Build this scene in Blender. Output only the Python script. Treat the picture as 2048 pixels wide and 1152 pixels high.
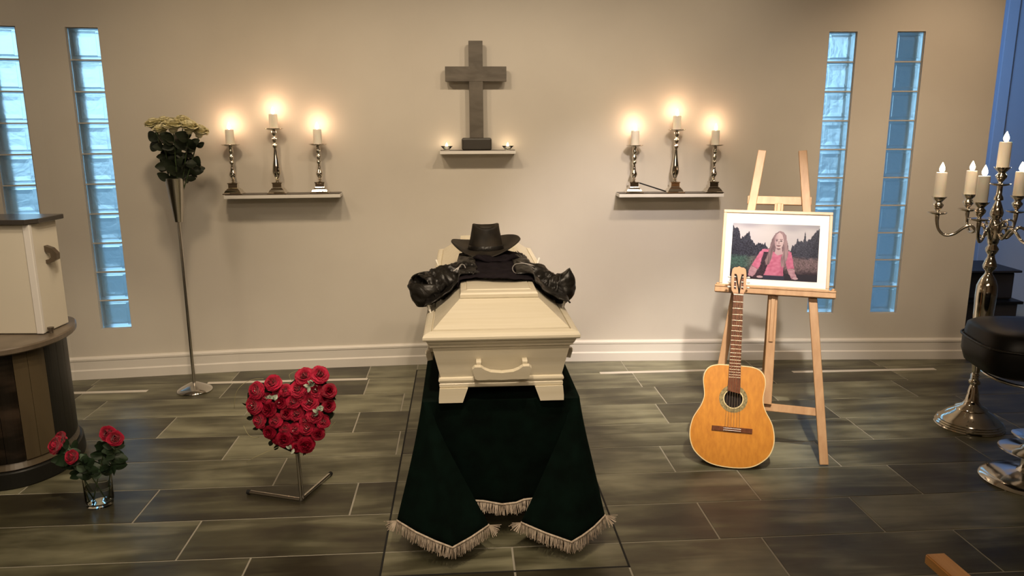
import bpy, bmesh, math, random
from mathutils import Vector, Matrix, noise
PI = math.pi
R = math.radians
random.seed(7)
sc = bpy.context.scene
C = sc.collection
for o in list(bpy.data.objects): bpy.data.objects.remove(o)

# ------------------------------------------------------------------ camera
CAMH = 1.71; FOC = 1500.0; PITCH = R(12.038); ROLL = R(0.212)
cam_d = bpy.data.cameras.new('camera'); cam = bpy.data.objects.new('camera', cam_d); C.objects.link(cam)
cam_d.sensor_width = 36; cam_d.lens = FOC/2048*36; cam_d.clip_start = .05; cam_d.clip_end = 200
fw = Vector((0, math.cos(PITCH), -math.sin(PITCH))); dn = Vector((0, -math.sin(PITCH), -math.cos(PITCH))); rt = Vector((1, 0, 0))
ir = rt*math.cos(ROLL)+dn*math.sin(ROLL); iu = rt*math.sin(ROLL)-dn*math.cos(ROLL)
m = Matrix((ir, iu, -fw)).transposed().to_4x4(); m.translation = (0, 0, CAMH)
cam.matrix_world = m
sc.camera = cam
# measuring helpers: where a sight line of the reference meets a plane of the room
def _ray(x, y):
    u = x-1024; v = y-576; c, s = math.cos(ROLL), math.sin(ROLL)
    return rt*((u*c-v*s)/FOC)+dn*((u*s+v*c)/FOC)+fw
def FL(x, y, z=0.0):
    r = _ray(x, y); t = (z-CAMH)/r.z; return Vector((r.x*t, r.y*t, z))
def PY(x, y, Y):
    r = _ray(x, y); t = Y/r.y; return Vector((r.x*t, Y, CAMH+r.z*t))

# ------------------------------------------------------------------ world and lights
sc.view_settings.view_transform = 'Standard'; sc.view_settings.look = 'None'
sc.view_settings.gamma = 1; sc.view_settings.use_curve_mapping = False
sc.view_settings.exposure = 0.0
w = bpy.data.worlds.new('dusk_sky'); sc.world = w; w.use_nodes = True
nt = w.node_tree; nt.nodes.clear()
wo = nt.nodes.new('ShaderNodeOutputWorld'); bg = nt.nodes.new('ShaderNodeBackground')
tc = nt.nodes.new('ShaderNodeTexCoord'); sp = nt.nodes.new('ShaderNodeSeparateXYZ'); cr = nt.nodes.new('ShaderNodeValToRGB')
nt.links.new(tc.outputs['Generated'], sp.inputs[0]); nt.links.new(sp.outputs['Z'], cr.inputs[0])
nt.links.new(cr.outputs[0], bg.inputs[0]); nt.links.new(bg.outputs[0], wo.inputs[0])
cr.color_ramp.elements[0].position = 0.0; cr.color_ramp.elements[0].color = (.30, .52, .68, 1)
cr.color_ramp.elements[1].position = 1.0; cr.color_ramp.elements[1].color = (.08, .2, .45, 1)
e = cr.color_ramp.elements.new(.25); e.color = (.32, .58, .80, 1)
bg.inputs[1].default_value = 2.9

def spot(name, loc, target, power, col, angle=60, blend=.6, size=.06):
    d = bpy.data.lights.new(name, 'SPOT'); d.energy = power; d.color = col
    d.spot_size = R(angle); d.spot_blend = blend; d.shadow_soft_size = size
    o = bpy.data.objects.new(name, d); C.objects.link(o); o.location = loc
    o.rotation_euler = (Vector(target)-Vector(loc)).to_track_quat('-Z', 'Y').to_euler()
    return o
def area(name, loc, target, power, col, sx, sy):
    d = bpy.data.lights.new(name, 'AREA'); d.energy = power; d.color = col; d.shape = 'RECTANGLE'; d.size = sx; d.size_y = sy
    o = bpy.data.objects.new(name, d); C.objects.link(o); o.location = loc
    o.rotation_euler = (Vector(target)-Vector(loc)).to_track_quat('-Z', 'Y').to_euler()
    return o
WARM = (1, .76, .50); WARM2 = (1, .80, .58); PINK = (1, .82, .70)
spot('ceiling_spot_shelf_left', (-1.45, 3.35, 3.12), (-1.5, 5.2, 1.1), 84, WARM, 100, 1, .12)
spot('ceiling_spot_far_left', (-3.0, 2.6, 3.12), (-3.0, 5.0, 1.2), 66, WARM2, 90, 1, .2)
spot('ceiling_spot_centre_left', (-.75, 3.5, 3.12), (-.35, 5.3, 1.3), 58, WARM2, 90, 1, .05)
spot('ceiling_spot_centre_right', (.45, 3.5, 3.12), (-.1, 5.3, 1.3), 60, WARM2, 90, 1, .05)
spot('ceiling_spot_shelf_right', (1.25, 3.55, 3.12), (1.1, 5.4, 1.1), 86, WARM2, 100, 1, .07)
spot('ceiling_spot_wall', (1.0, 2.4, 3.12), (.75, 5.4, .5), 330, (1, .86, .80), 38, .9, .06)
spot('ceiling_spot_far_right', (2.95, 4.15, 3.12), (2.95, 5.4, 1.3), 72, (1, .72, .47), 95, 1, .1)
spot('added_fill_right_wall', (1.0, 2.4, 3.12), (3.0, 5.4, .95), 170, WARM2, 34, 1, .15)  # added fill to brighten the lower right wall, no ceiling fixture of its own
spot('ceiling_spot_coffin', (.35, 1.9, 3.12), (-.1, 3.5, .9), 130, WARM2, 58, .7, .04)
spot('ceiling_spot_easel', (.95, 1.75, 3.12), (1.34, 3.80, .84), 520, (1, .88, .76), 33, .75, .04)
spot('ceiling_spot_floor', (-.3, 1.2, 3.12), (-1.0, 3.0, 0), 150, WARM2, 84, .9, .05)
spot('ceiling_spot_lectern', (-.9, 2.0, 3.12), (-2.5, 3.6, .9), 120, WARM2, 34, .6, .04)
spot('ceiling_spot_vase', (-1.2, 2.6, 3.12), (-1.9, 3.6, .2), 80, WARM2, 64, .9, .04)
spot('ceiling_spot_back', (.3, -1.0, 3.12), (.2, 3.0, .3), 70, WARM2, 80, .9, .1)
area('ceiling_panel_rear', (0, -1.5, 3.15), (0, -1.5, 0), 80, (1, .78, .56), 3.5, 2)
area('alcove_daylight', (3.46, 5.85, 2.3), (5.2, 7.3, 1.9), 24, (.30, .54, 1), .35, 1.4)

# ------------------------------------------------------------------ materials
def mat(name, col, rough=.5, metal=0, **k):
    mt = bpy.data.materials.new(name); mt.use_nodes = True
    b = mt.node_tree.nodes['Principled BSDF']
    b.inputs['Base Color'].default_value = (*col, 1); b.inputs['Roughness'].default_value = rough; b.inputs['Metallic'].default_value = metal
    for kk, v in k.items(): b.inputs[kk.replace('_', ' ')].default_value = v
    return mt
def N(mt, t, **k):
    n = mt.node_tree.nodes.new(t)
    for a, b in k.items(): setattr(n, a, b)
    return n
def L(mt, a, b): mt.node_tree.links.new(a, b)
def noisy(mt, c1, c2, scale=(4, 4, 4), detail=5, bump=0.0, space='Object', lo=.3, hi=.7, nscale=1.0, dist=.01, distortion=0):
    b = mt.node_tree.nodes['Principled BSDF']
    t = N(mt, 'ShaderNodeTexCoord'); mp = N(mt, 'ShaderNodeMapping'); mp.inputs['Scale'].default_value = scale
    nz = N(mt, 'ShaderNodeTexNoise'); nz.inputs['Scale'].default_value = nscale; nz.inputs['Detail'].default_value = detail
    nz.inputs['Distortion'].default_value = distortion
    rp = N(mt, 'ShaderNodeValToRGB')
    rp.color_ramp.elements[0].position = lo; rp.color_ramp.elements[0].color = (*c1, 1)
    rp.color_ramp.elements[1].position = hi; rp.color_ramp.elements[1].color = (*c2, 1)
    L(mt, t.outputs[space], mp.inputs[0]); L(mt, mp.outputs[0], nz.inputs[0]); L(mt, nz.outputs[0], rp.inputs[0]); L(mt, rp.outputs[0], b.inputs['Base Color'])
    if bump:
        bp = N(mt, 'ShaderNodeBump'); bp.inputs['Strength'].default_value = bump; bp.inputs['Distance'].default_value = dist
        L(mt, nz.outputs[0], bp.inputs['Height']); L(mt, bp.outputs[0], b.inputs['Normal'])
    return mt
M = {}
M['wall'] = noisy(mat('painted_wall', (.6, .57, .5), .85), (.55, .515, .455), (.60, .565, .50), (1.2,)*3, 6, .04, lo=.35, hi=.65)
M['trim'] = mat('painted_trim', (.68, .65, .6), .45)
M['ceiling'] = mat('ceiling_paint', (.5, .46, .4), .9)
M['rear'] = mat('rear_wall_paint', (.22, .17, .12), .9)
M['white'] = mat('white_paint', (.72, .70, .66), .5)
M['shelf_top'] = mat('dark_shelf_top', (.05, .04, .03), .35)
M['grout'] = mat('grey_grout', (.36, .34, .28), .8)
M['gap'] = mat('dark_gap', (.01, .01, .01), .9)
M['strip'] = mat('pale_floor_strip', (.62, .58, .52), .4)
M['mortar'] = mat('block_mortar', (.5, .48, .44), .8)
M['silver'] = noisy(mat('polished_nickel', (.8, .75, .66), .09, 1), (.62, .57, .49), (.8, .76, .68), (9,)*3, 2)
M['chrome'] = mat('chrome', (.72, .70, .67), .12, 1)
M['nickel_worn'] = mat('brushed_steel', (.62, .59, .55), .2, 1)
M['wax'] = mat('candle_wax', (.82, .78, .68), .5, 0, Subsurface_Weight=.3, Subsurface_Radius=(.03, .015, .008))
M['wick'] = mat('wick', (.02, .015, .01), .9)
fm = bpy.data.materials.new('flame'); fm.use_nodes = True; ft = fm.node_tree; ft.nodes.clear()
a_ = ft.nodes.new('ShaderNodeEmission'); a_.inputs[0].default_value = (1, .80, .50, 1); a_.inputs[1].default_value = 40
b_ = ft.nodes.new('ShaderNodeOutputMaterial'); ft.links.new(a_.outputs[0], b_.inputs[0]); M['flame'] = fm
M['stone'] = noisy(mat('dark_stone', (.1, .09, .075), .5), (.085, .072, .055), (.14, .12, .095), (3, 3, 9), 5, lo=.35, hi=.7, distortion=1.5)
M['stone_dark'] = mat('dark_stone_base', (.04, .035, .028), .4)
M['coffin'] = noisy(mat('cream_painted_wood', (.7, .64, .5), .42), (.66, .60, .455), (.72, .665, .53), (2.5, 60, 60), 4, .08, lo=.3, hi=.7, dist=.002)
M['peg'] = mat('white_peg', (.8, .78, .72), .4)
M['velvet'] = noisy(mat('dark_green_velvet', (.004, .018, .012), .95, 0, Sheen_Weight=.05, Sheen_Roughness=.4, Sheen_Tint=(.05, .22, .17, 1)), (.0008, .0032, .002), (.0018, .0075, .005), (14,)*3, 4, .2)
M['fringe'] = noisy(mat('beige_fringe', (.5, .42, .33), .9), (.40, .32, .24), (.70, .60, .49), (70, 70, 8), 2)
M['leather'] = noisy(mat('black_leather', (.014, .012, .011), .38), (.006, .005, .0045), (.020, .018, .015), (16,)*3, 7, .8, dist=.012, distortion=.8)
M['shirt'] = noisy(mat('black_cotton', (.012, .01, .012), .95), (.009, .007, .009), (.018, .014, .018), (30,)*3, 3, .2)
M['hat'] = noisy(mat('worn_brown_black_leather', (.03, .026, .02), .55), (.008, .007, .006), (.045, .036, .025), (9,)*3, 5, .25, dist=.004)
M['zip'] = mat('zip_metal', (.62, .6, .58), .35, .7)
M['pine'] = noisy(mat('light_pine', (.6, .38, .21), .45), (.46, .255, .115), (.58, .355, .18), (30, 30, 2.2), 4, .05, lo=.3, hi=.72, dist=.002)
M['frame'] = noisy(mat('frame_wood', (.66, .47, .3), .4), (.58, .40, .24), (.7, .5, .33), (6, 6, 6), 4)
M['mat'] = mat('white_mat_board', (.88, .87, .85), .7)
M['guitar_top'] = noisy(mat('amber_spruce', (.62, .25, .02), .36), (.52, .19, .012), (.64, .26, .022), (60, 60, 2), 3, 0, lo=.3, hi=.7)
M['guitar_side'] = mat('guitar_side_wood', (.20, .07, .02), .3)
M['binding'] = mat('cream_binding', (.8, .64, .34), .35)
M['rosewood'] = noisy(mat('rosewood', (.13, .045, .02), .5, 0, Specular_IOR_Level=.2), (.095, .028, .010), (.19, .062, .024), (90, 90, 6), 3)
M['head'] = mat('headstock_wood', (.42, .20, .055), .5)
M['rosette'] = noisy(mat('rosette_inlay', (.35, .28, .1), .4), (.09, .07, .025), (.36, .28, .11), (120,)*3, 2)
M['hole'] = mat('soundhole_dark', (.012, .006, .003), .9)
M['fret'] = mat('fret_wire', (.8, .72, .55), .3, .8)
M['pearl'] = mat('pearl_plastic', (.75, .73, .66), .25)
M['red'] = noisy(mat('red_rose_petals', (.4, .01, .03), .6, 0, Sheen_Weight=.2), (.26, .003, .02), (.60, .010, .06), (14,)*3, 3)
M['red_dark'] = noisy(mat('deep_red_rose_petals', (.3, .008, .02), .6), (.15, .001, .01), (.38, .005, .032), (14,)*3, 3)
M['cream'] = noisy(mat('cream_rose_petals', (.8, .75, .5), .6), (.66, .62, .36), (.82, .76, .54), (10,)*3, 3)
M['leaf'] = noisy(mat('rose_leaf', (.02, .045, .02), .5), (.010, .024, .010), (.035, .07, .032), (18,)*3, 3)
M['leaf_light'] = mat('pale_underleaf', (.11, .17, .11), .55)
M['leaf_dark'] = noisy(mat('dark_leaf', (.015, .025, .012), .55), (.008, .013, .007), (.028, .038, .02), (18,)*3, 3)
M['stem'] = mat('green_stem', (.04, .07, .02), .55)
M['silver_leaf'] = mat('silvery_leaf', (.42, .48, .38), .6)
M['grass'] = mat('dry_grass', (.32, .3, .16), .6)
M['foam'] = mat('dark_moss', (.012, .018, .008), .95)
M['glass'] = mat('clear_glass', (.95, .98, .97), .02, 0, Transmission_Weight=1.0, IOR=1.2)
M['water'] = mat('water', (.95, .97, .93), .0, 0, Transmission_Weight=1.0, IOR=1.12)
M['black_leather'] = mat('black_seat_leather', (.006, .006, .006), .4)
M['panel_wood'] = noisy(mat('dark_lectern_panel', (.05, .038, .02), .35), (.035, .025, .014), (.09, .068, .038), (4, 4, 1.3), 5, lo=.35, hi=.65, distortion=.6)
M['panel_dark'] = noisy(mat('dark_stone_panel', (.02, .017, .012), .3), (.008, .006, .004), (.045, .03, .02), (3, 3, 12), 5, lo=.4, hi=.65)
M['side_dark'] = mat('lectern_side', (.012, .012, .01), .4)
M['slab'] = noisy(mat('lectern_stone_slab', (.13, .105, .075), .3), (.09, .07, .048), (.17, .135, .1), (8,)*3, 5)
M['slab_top'] = mat('slate_top', (.045, .04, .036), .22)
M['cream_paint'] = mat('cream_lectern_paint', (.64, .60, .50), .6)
M['steel_dark'] = mat('dark_handle_metal', (.16, .13, .10), .35, .8)
M['alcove'] = mat('alcove_paint', (.42, .47, .55), .85)
M['cab'] = noisy(mat('dark_cabinet', (.02, .017, .018), .5), (.014, .012, .013), (.03, .027, .03), (3,)*3, 3)
M['orange_wood'] = noisy(mat('orange_pine', (.52, .26, .08), .45), (.44, .2, .055), (.58, .31, .11), (40, 3, 40), 4)
M['ground'] = mat('ground_outside', (.2, .22, .2), .9)
M['bier'] = mat('bier_steel', (.05, .05, .05), .5, .6)
POST = (('velvet', .08), ('shirt', .1), ('hat', .25), ('leather', .4), ('black_leather', .22), ('tile', .38), ('side_dark', .2), ('panel_dark', .3), ('print', .1), ('mat', .2), ('red', .25), ('red_dark', .25), ('leaf_dark', .3))
# floor tile: grey-green slate print with wood-like streaks, each tile different
tm = mat('slate_floor_tile', (.1, .1, .08), .36); M['tile'] = tm
b = tm.node_tree.nodes['Principled BSDF']
oi = N(tm, 'ShaderNodeObjectInfo'); t = N(tm, 'ShaderNodeTexCoord')
ad = N(tm, 'ShaderNodeVectorMath', operation='MULTIPLY_ADD'); cmb = N(tm, 'ShaderNodeCombineXYZ')
ml = N(tm, 'ShaderNodeMath', operation='MULTIPLY'); ml.inputs[1].default_value = 37
L(tm, oi.outputs['Random'], ml.inputs[0]); L(tm, ml.outputs[0], cmb.inputs[0]); L(tm, ml.outputs[0], cmb.inputs[1]); L(tm, ml.outputs[0], cmb.inputs[2])
ad.inputs[1].default_value = (1, 1, 1); L(tm, t.outputs['Object'], ad.inputs[0]); L(tm, cmb.outputs[0], ad.inputs[2])
mp = N(tm, 'ShaderNodeMapping'); mp.inputs['Scale'].default_value = (1.5, 10, 1); mp.inputs['Rotation'].default_value = (0, 0, R(-13)); L(tm, ad.outputs[0], mp.inputs[0])
nz = N(tm, 'ShaderNodeTexNoise'); nz.inputs['Scale'].default_value = 1.0; nz.inputs['Detail'].default_value = 6; nz.inputs['Distortion'].default_value = .8; L(tm, mp.outputs[0], nz.inputs[0])
mp2 = N(tm, 'ShaderNodeMapping'); mp2.inputs['Scale'].default_value = (2.2, 3.4, 1); L(tm, ad.outputs[0], mp2.inputs[0])
nz2 = N(tm, 'ShaderNodeTexNoise'); nz2.inputs['Scale'].default_value = 1.0; nz2.inputs['Detail'].default_value = 4; L(tm, mp2.outputs[0], nz2.inputs[0])
mxx = N(tm, 'ShaderNodeMath', operation='MULTIPLY_ADD'); mxx.inputs[1].default_value = .6; L(tm, nz2.outputs[0], mxx.inputs[0])
m3 = N(tm, 'ShaderNodeMath', operation='MULTIPLY_ADD'); m3.inputs[1].default_value = .55; m3.inputs[2].default_value = -.14; L(tm, nz.outputs[0], m3.inputs[0])
L(tm, m3.outputs[0], mxx.inputs[2])
m4 = N(tm, 'ShaderNodeMath', operation='MULTIPLY_ADD'); m4.inputs[1].default_value = .17; L(tm, oi.outputs['Random'], m4.inputs[0]); L(tm, mxx.outputs[0], m4.inputs[2])
rp = N(tm, 'ShaderNodeValToRGB'); L(tm, m4.outputs[0], rp.inputs[0])
rp.color_ramp.elements[0].position = .36; rp.color_ramp.elements[0].color = (.030, .026, .015, 1)
rp.color_ramp.elements[1].position = .72; rp.color_ramp.elements[1].color = (.25, .243, .16, 1)
e = rp.color_ramp.elements.new(.5); e.color = (.076, .072, .042, 1)
L(tm, rp.outputs[0], b.inputs['Base Color'])
bp = N(tm, 'ShaderNodeBump'); bp.inputs['Strength'].default_value = .12; bp.inputs['Distance'].default_value = .004
L(tm, nz.outputs[0], bp.inputs['Height']); L(tm, bp.outputs[0], b.inputs['Normal'])
# glass block
gb = mat('glass_block_glass', (.80, .88, .92), .42, 0, Transmission_Weight=1.0, IOR=1.25); M['block'] = gb
b = gb.node_tree.nodes['Principled BSDF']
t = N(gb, 'ShaderNodeTexCoord'); nz = N(gb, 'ShaderNodeTexNoise'); nz.inputs['Scale'].default_value = 9; nz.inputs['Detail'].default_value = 3; nz.inputs['Distortion'].default_value = 2.5
bp = N(gb, 'ShaderNodeBump'); bp.inputs['Strength'].default_value = .35; bp.inputs['Distance'].default_value = .012
oi = N(gb, 'ShaderNodeObjectInfo'); ad = N(gb, 'ShaderNodeVectorMath', operation='ADD'); sc3 = N(gb, 'ShaderNodeMath', operation='MULTIPLY'); sc3.inputs[1].default_value = 20
L(gb, oi.outputs['Random'], sc3.inputs[0]); L(gb, t.outputs['Object'], ad.inputs[0]); L(gb, sc3.outputs[0], ad.inputs[1]); L(gb, ad.outputs[0], nz.inputs[0])
L(gb, nz.outputs[0], bp.inputs['Height']); L(gb, bp.outputs[0], b.inputs['Normal'])
# printed photograph: colours per vertex
pm = mat('printed_photo', (.5, .5, .5), .35); M['print'] = pm
at = N(pm, 'ShaderNodeAttribute', attribute_name='print_ink'); L(pm, at.outputs['Color'], pm.node_tree.nodes['Principled BSDF'].inputs['Base Color']); pm.node_tree.nodes['Principled BSDF'].inputs['Specular IOR Level'].default_value = .05

for k_, v_ in POST: M[k_].node_tree.nodes['Principled BSDF'].inputs['Specular IOR Level'].default_value = v_

# ------------------------------------------------------------------ mesh helpers
def link(name, me, mt, parent=None):
    o = bpy.data.objects.new(name, me); C.objects.link(o)
    if mt: me.materials.append(mt)
    if parent: o.parent = parent
    return o
def obj(name, bm, mt, parent=None, smooth=False, angle=None):
    me = bpy.data.meshes.new(name); bmesh.ops.recalc_face_normals(bm, faces=bm.faces[:]); bm.to_mesh(me); bm.free()
    if smooth:
        for p in me.polygons: p.use_smooth = True
        if angle:
            try: me.set_sharp_from_angle(angle=R(angle))
            except Exception: pass
    return link(name, me, mt, parent)
def B(): return bmesh.new()
def box(bm, x0, x1, y0, y1, z0, z1, mtx=None, bev=0):
    v = [bm.verts.new(p) for p in ((x0, y0, z0), (x1, y0, z0), (x1, y1, z0), (x0, y1, z0), (x0, y0, z1), (x1, y0, z1), (x1, y1, z1), (x0, y1, z1))]
    f = [bm.faces.new([v[i] for i in q]) for q in ((0, 3, 2, 1), (4, 5, 6, 7), (0, 1, 5, 4), (1, 2, 6, 5), (2, 3, 7, 6), (3, 0, 4, 7))]
    if bev:
        ed = list({e for ff in f for e in ff.edges})
        r = bmesh.ops.bevel(bm, geom=ed, offset=bev, segments=2, affect='EDGES', profile=.5)
        v = list({vv for vv in v if vv.is_valid} | set(r['verts']))
    if mtx:
        for q in v: q.co = mtx @ q.co
    return v
def lathe(bm, prof, n=32, c=(0, 0, 0), mtx=None, squash=None):
    rings = []
    for r, z in prof:
        ring = []
        for i in range(n):
            a = 2*PI*i/n
            p = Vector((c[0]+r*math.cos(a), c[1]+r*math.sin(a), c[2]+z))
            ring.append(bm.verts.new(mtx @ p if mtx else p))
        rings.append(ring)
    for a, b2 in zip(rings, rings[1:]):
        for i in range(n):
            bm.faces.new((a[i], a[(i+1) % n], b2[(i+1) % n], b2[i]))
    if prof[0][0] > 1e-6: bm.faces.new(rings[0][::-1])
    if prof[-1][0] > 1e-6: bm.faces.new(rings[-1])
    return rings
def smooth_path(pts, k=6):
    pts = [Vector(p) for p in pts]
    if len(pts) < 3: return pts
    out = []
    P = [pts[0]*2-pts[1]]+pts+[pts[-1]*2-pts[-2]]
    for i in range(1, len(P)-2):
        p0, p1, p2, p3 = P[i-1:i+3]
        for j in range(k):
            t = j/k
            out.append(.5*((2*p1)+(p2-p0)*t+(2*p0-5*p1+4*p2-p3)*t*t+(3*p1-p0-3*p2+p3)*t**3))
    out.append(pts[-1]); return out
def tube(bm, pts, r, n=8, k=6, closed_ends=True, flat=1.0):
    pts = smooth_path(pts, k) if k else [Vector(p) for p in pts]
    m_ = len(pts); rings = []
    up = Vector((0, 0, 1))
    for i, p in enumerate(pts):
        t = (pts[min(i+1, m_-1)]-pts[max(i-1, 0)]).normalized()
        s = t.cross(up)
        if s.length < 1e-3: s = t.cross(Vector((0, 1, 0)))
        s.normalize(); u = s.cross(t).normalized()
        if i == 0: ps = s
        else:
            if s.dot(ps) < 0: s = -s; u = -u
            ps = s
        rr = r(i/(m_-1)) if callable(r) else r
        rings.append([bm.verts.new(p+s*(rr*math.cos(2*PI*j/n))+u*(rr*flat*math.sin(2*PI*j/n))) for j in range(n)])
    for a, b2 in zip(rings, rings[1:]):
        for j in range(n): bm.faces.new((a[j], a[(j+1) % n], b2[(j+1) % n], b2[j]))
    if closed_ends: bm.faces.new(rings[0][::-1]); bm.faces.new(rings[-1])
    return rings
def prism(bm, poly, h0, h1, f=lambda x, y, h: (x, y, h)):
    a = [bm.verts.new(f(x, y, h0)) for x, y in poly]; b2 = [bm.verts.new(f(x, y, h1)) for x, y in poly]
    bm.faces.new(a[::-1]); bm.faces.new(b2)
    n = len(poly)
    for i in range(n): bm.faces.new((a[i], a[(i+1) % n], b2[(i+1) % n], b2[i]))
def thing(name, label, cat, loc=(0, 0, 0), rotz=0, group=None):
    o = bpy.data.objects.new(name, None); C.objects.link(o); o.empty_display_size = .1
    o.location = loc; o.rotation_euler = (0, 0, rotz); o['label'] = label; o['category'] = cat
    if group: o['group'] = group
    return o
def tag(o, label, cat, group=None):
    o['label'] = label; o['category'] = cat
    if group: o['group'] = group
    return o
def dup(root, loc, rotz=0, label=None, group=None):
    r = root.copy(); C.objects.link(r); r.location = loc; r.rotation_euler = (0, 0, rotz)
    if label: r['label'] = label
    if group: r['group'] = group
    for ch in list(root.children):
        c = ch.copy(); C.objects.link(c); c.parent = r
        for g in ch.children:
            d = g.copy(); C.objects.link(d); d.parent = c
    return r
def struct(o): o['kind'] = 'structure'; return o

# ------------------------------------------------------------------ room shell
YAW = R(3.8); CU, SU = math.cos(YAW), math.sin(YAW)
def UV(u, v): return (u*CU-v*SU, u*SU+v*CU)
def uv(x, y): return (x*CU+y*SU, -x*SU+y*CU)

bx = B(); box(bx, -4.3, 7.2, -4.0, 8.0, -.08, -.0022); floor = struct(obj('floor', bx, M['grout']))
# floor tiles, laid in staggered rows, cut along the lifting platform
joints = {-1: [-1.95, 1.25, 2.10], 0: [-1.184, 1.07, 1.80, 2.62], 1: [-1.487, 1.376, 2.168], 2: [-2.15, -.95, 1.06, 1.93, 2.75],
          3: [-1.29, 1.45, 2.28], 4: [-1.75, -.65, 1.2, 2.25], 5: [-2.3, 0.55, 2.0]}
v00 = 2.83; RH = .318
PU0 = uv(-.52, 2.632)[0]; PU1 = PU0+.985; PV0 = 2.655; PV1 = uv(-.711, 5.186)[1]
def tile(u0, u1, vv0, vv1, g=.004):
    if u1-u0 < .02 or vv1-vv0 < .02: return
    bm = B(); box(bm, -(u1-u0)/2+g, (u1-u0)/2-g, -(vv1-vv0)/2+g, (vv1-vv0)/2-g, -.0080, 0, bev=.0008)
    o = obj('tile', bm, M['tile'], floor); x, y = UV((u0+u1)/2, (vv0+vv1)/2); o.location = (x, y, 0); o.rotation_euler = (0, 0, YAW)
rng = random.Random(3)
for k in range(-9, 11):
    a, b2 = v00+RH*k, v00+RH*(k+1)
    js = joints.get(k)
    if js is None:
        s = rng.uniform(-.9, 0); js = [s+.93*i for i in range(-2, 5)]
    js = sorted(js); 
    while js[0] > -3.6: js.insert(0, js[0]-.95)
    while js[-1] < 4.6: js.append(js[-1]+.93)
    # fill over-long spans hidden by the coffin
    jj = [js[0]]
    for j in js[1:]:
        n = max(1, round((j-jj[-1])/.95))
        s0 = jj[-1]
        for i in range(1, n+1): jj.append(s0+(j-s0)*i/n)
    for u0, u1 in zip(jj, jj[1:]):
        if u0 > 5.2 or u1 < -4.2: continue
        segs = [(u0, u1)]
        vs = [(a, b2)]
        if b2 > PV0 and a < PV1:
            cuts = [c for c in (PU0, PU1) if u0 < c < u1]
            e = [u0]+cuts+[u1]; segs = list(zip(e, e[1:]))
        for s0, s1 in segs:
            mid = (s0+s1)/2; inside = PU0 < mid < PU1
            if inside and a < PV0 < b2: tile(s0, s1, a, PV0); tile(s0, s1, PV0, b2)
            elif inside and a < PV1 < b2: tile(s0, s1, a, PV1); tile(s0, s1, PV1, b2)
            else: tile(s0, s1, a, b2)
# dark shadow gap round the platform
bm = B()
def uvq(u0, u1, a, b2, z=.0006):
    q = [bm.verts.new((*UV(*p), z)) for p in ((u0, a), (u1, a), (u1, b2), (u0, b2))]; q2 = [bm.verts.new((*UV(*p), z-.006)) for p in ((u0, a), (u1, a), (u1, b2), (u0, b2))]
    bm.faces.new(q); bm.faces.new(q2[::-1])
    for i in range(4): bm.faces.new((q[i], q2[i], q2[(i+1) % 4], q[(i+1) % 4]))
uvq(PU0-.004, PU0+.004, PV0-.004, PV1); uvq(PU1-.004, PU1+.004, PV0-.004, PV1); uvq(PU0, PU1, PV0-.004, PV0+.004); uvq(PU0, PU1, PV1-.004, PV1+.004)
uvq(PU0-.004, PU0+.004, 1.5, PV0)
o = obj('platform_joint', bm, M['gap'], floor)
# pale recessed strips
for i, (a, b2, c, d) in enumerate((((-3.6), 4.68, -2.44, 4.761), (-2.1, 4.918, -1.011, 4.99), (.625, 5.102, 1.85, 5.185), (2.0, 5.109, 3.048, 5.165))):
    dv = Vector((c-a, d-b2, 0)); ln = dv.length; bm = B(); box(bm, -ln/2, ln/2, -.02, .02, -.004, .0015, bev=.001)
    o = struct(obj('trim_%d' % (i+1), bm, M['strip'])); o.location = ((a+c)/2, (b2+d)/2, 0); o.rotation_euler = (0, 0, math.atan2(dv.y, dv.x))

# gently curved back wall with four columns of glass blocks
foot = [(-4.25, 4.66), (-3.041, 5.01), (-2.665, 5.072), (-1.932, 5.199), (-1.317, 5.271), (-.684, 5.339), (.451, 5.402), (1.034, 5.411), (1.749, 5.417), (2.164, 5.422), (2.735, 5.422), (3.385, 5.422)]
def wy(x):
    for (x0, y0), (x1, y1) in zip(foot, foot[1:]):
        if x <= x1: return y0+(y1-y0)*(x-x0)/(x1-x0)
    return foot[-1][1]
def wang(x): return math.atan2(wy(x+.15)-wy(x-.15), .3)
WT = .16; HW = 3.25
wins = [(-3.335, -3.135), (-2.855, -2.66), (2.195, 2.39), (2.665, 2.86)]
WB, WTOP = .352, 2.352
xs = [-4.25+.17*i for i in range(45)]
xs = [x for x in xs if x < 3.33 and not any(a-.03 < x < b2+.03 for a, b2 in wins)]+[3.385]+[q for w_ in wins for q in w_]
xs.sort()
bm = B()
def strip(x0, x1, z0, z1, y_off=0, t=WT):
    v = [bm.verts.new((x, wy(x)+d, z)) for z in (z0, z1) for x, d in ((x0, y_off), (x1, y_off), (x1, y_off+t), (x0, y_off+t))]
    for q in ((0, 3, 2, 1), (4, 5, 6, 7), (0, 1, 5, 4), (1, 2, 6, 5), (2, 3, 7, 6), (3, 0, 4, 7)): bm.faces.new([v[i] for i in q])
for x0, x1 in zip(xs, xs[1:]):
    if any(abs(x0-a) < 1e-6 for a, _ in wins):
        strip(x0, x1, 0, WB); strip(x0, x1, WTOP, HW)
    else: strip(x0, x1, 0, HW)
bmesh.ops.remove_doubles(bm, verts=bm.verts[:], dist=1e-5)
# drop internal faces between neighbouring strips
seen = {}
for f in bm.faces:
    kk = tuple(sorted(v.index for v in f.verts)); 
bm.verts.index_update()
dead = {}
for f in bm.faces: dead.setdefault(tuple(sorted(v.index for v in f.verts)), []).append(f)
bmesh.ops.delete(bm, geom=[f for g in dead.values() if len(g) > 1 for f in g], context='FACES')
wall_back = struct(obj('wall_back', bm, M['wall']))
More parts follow.
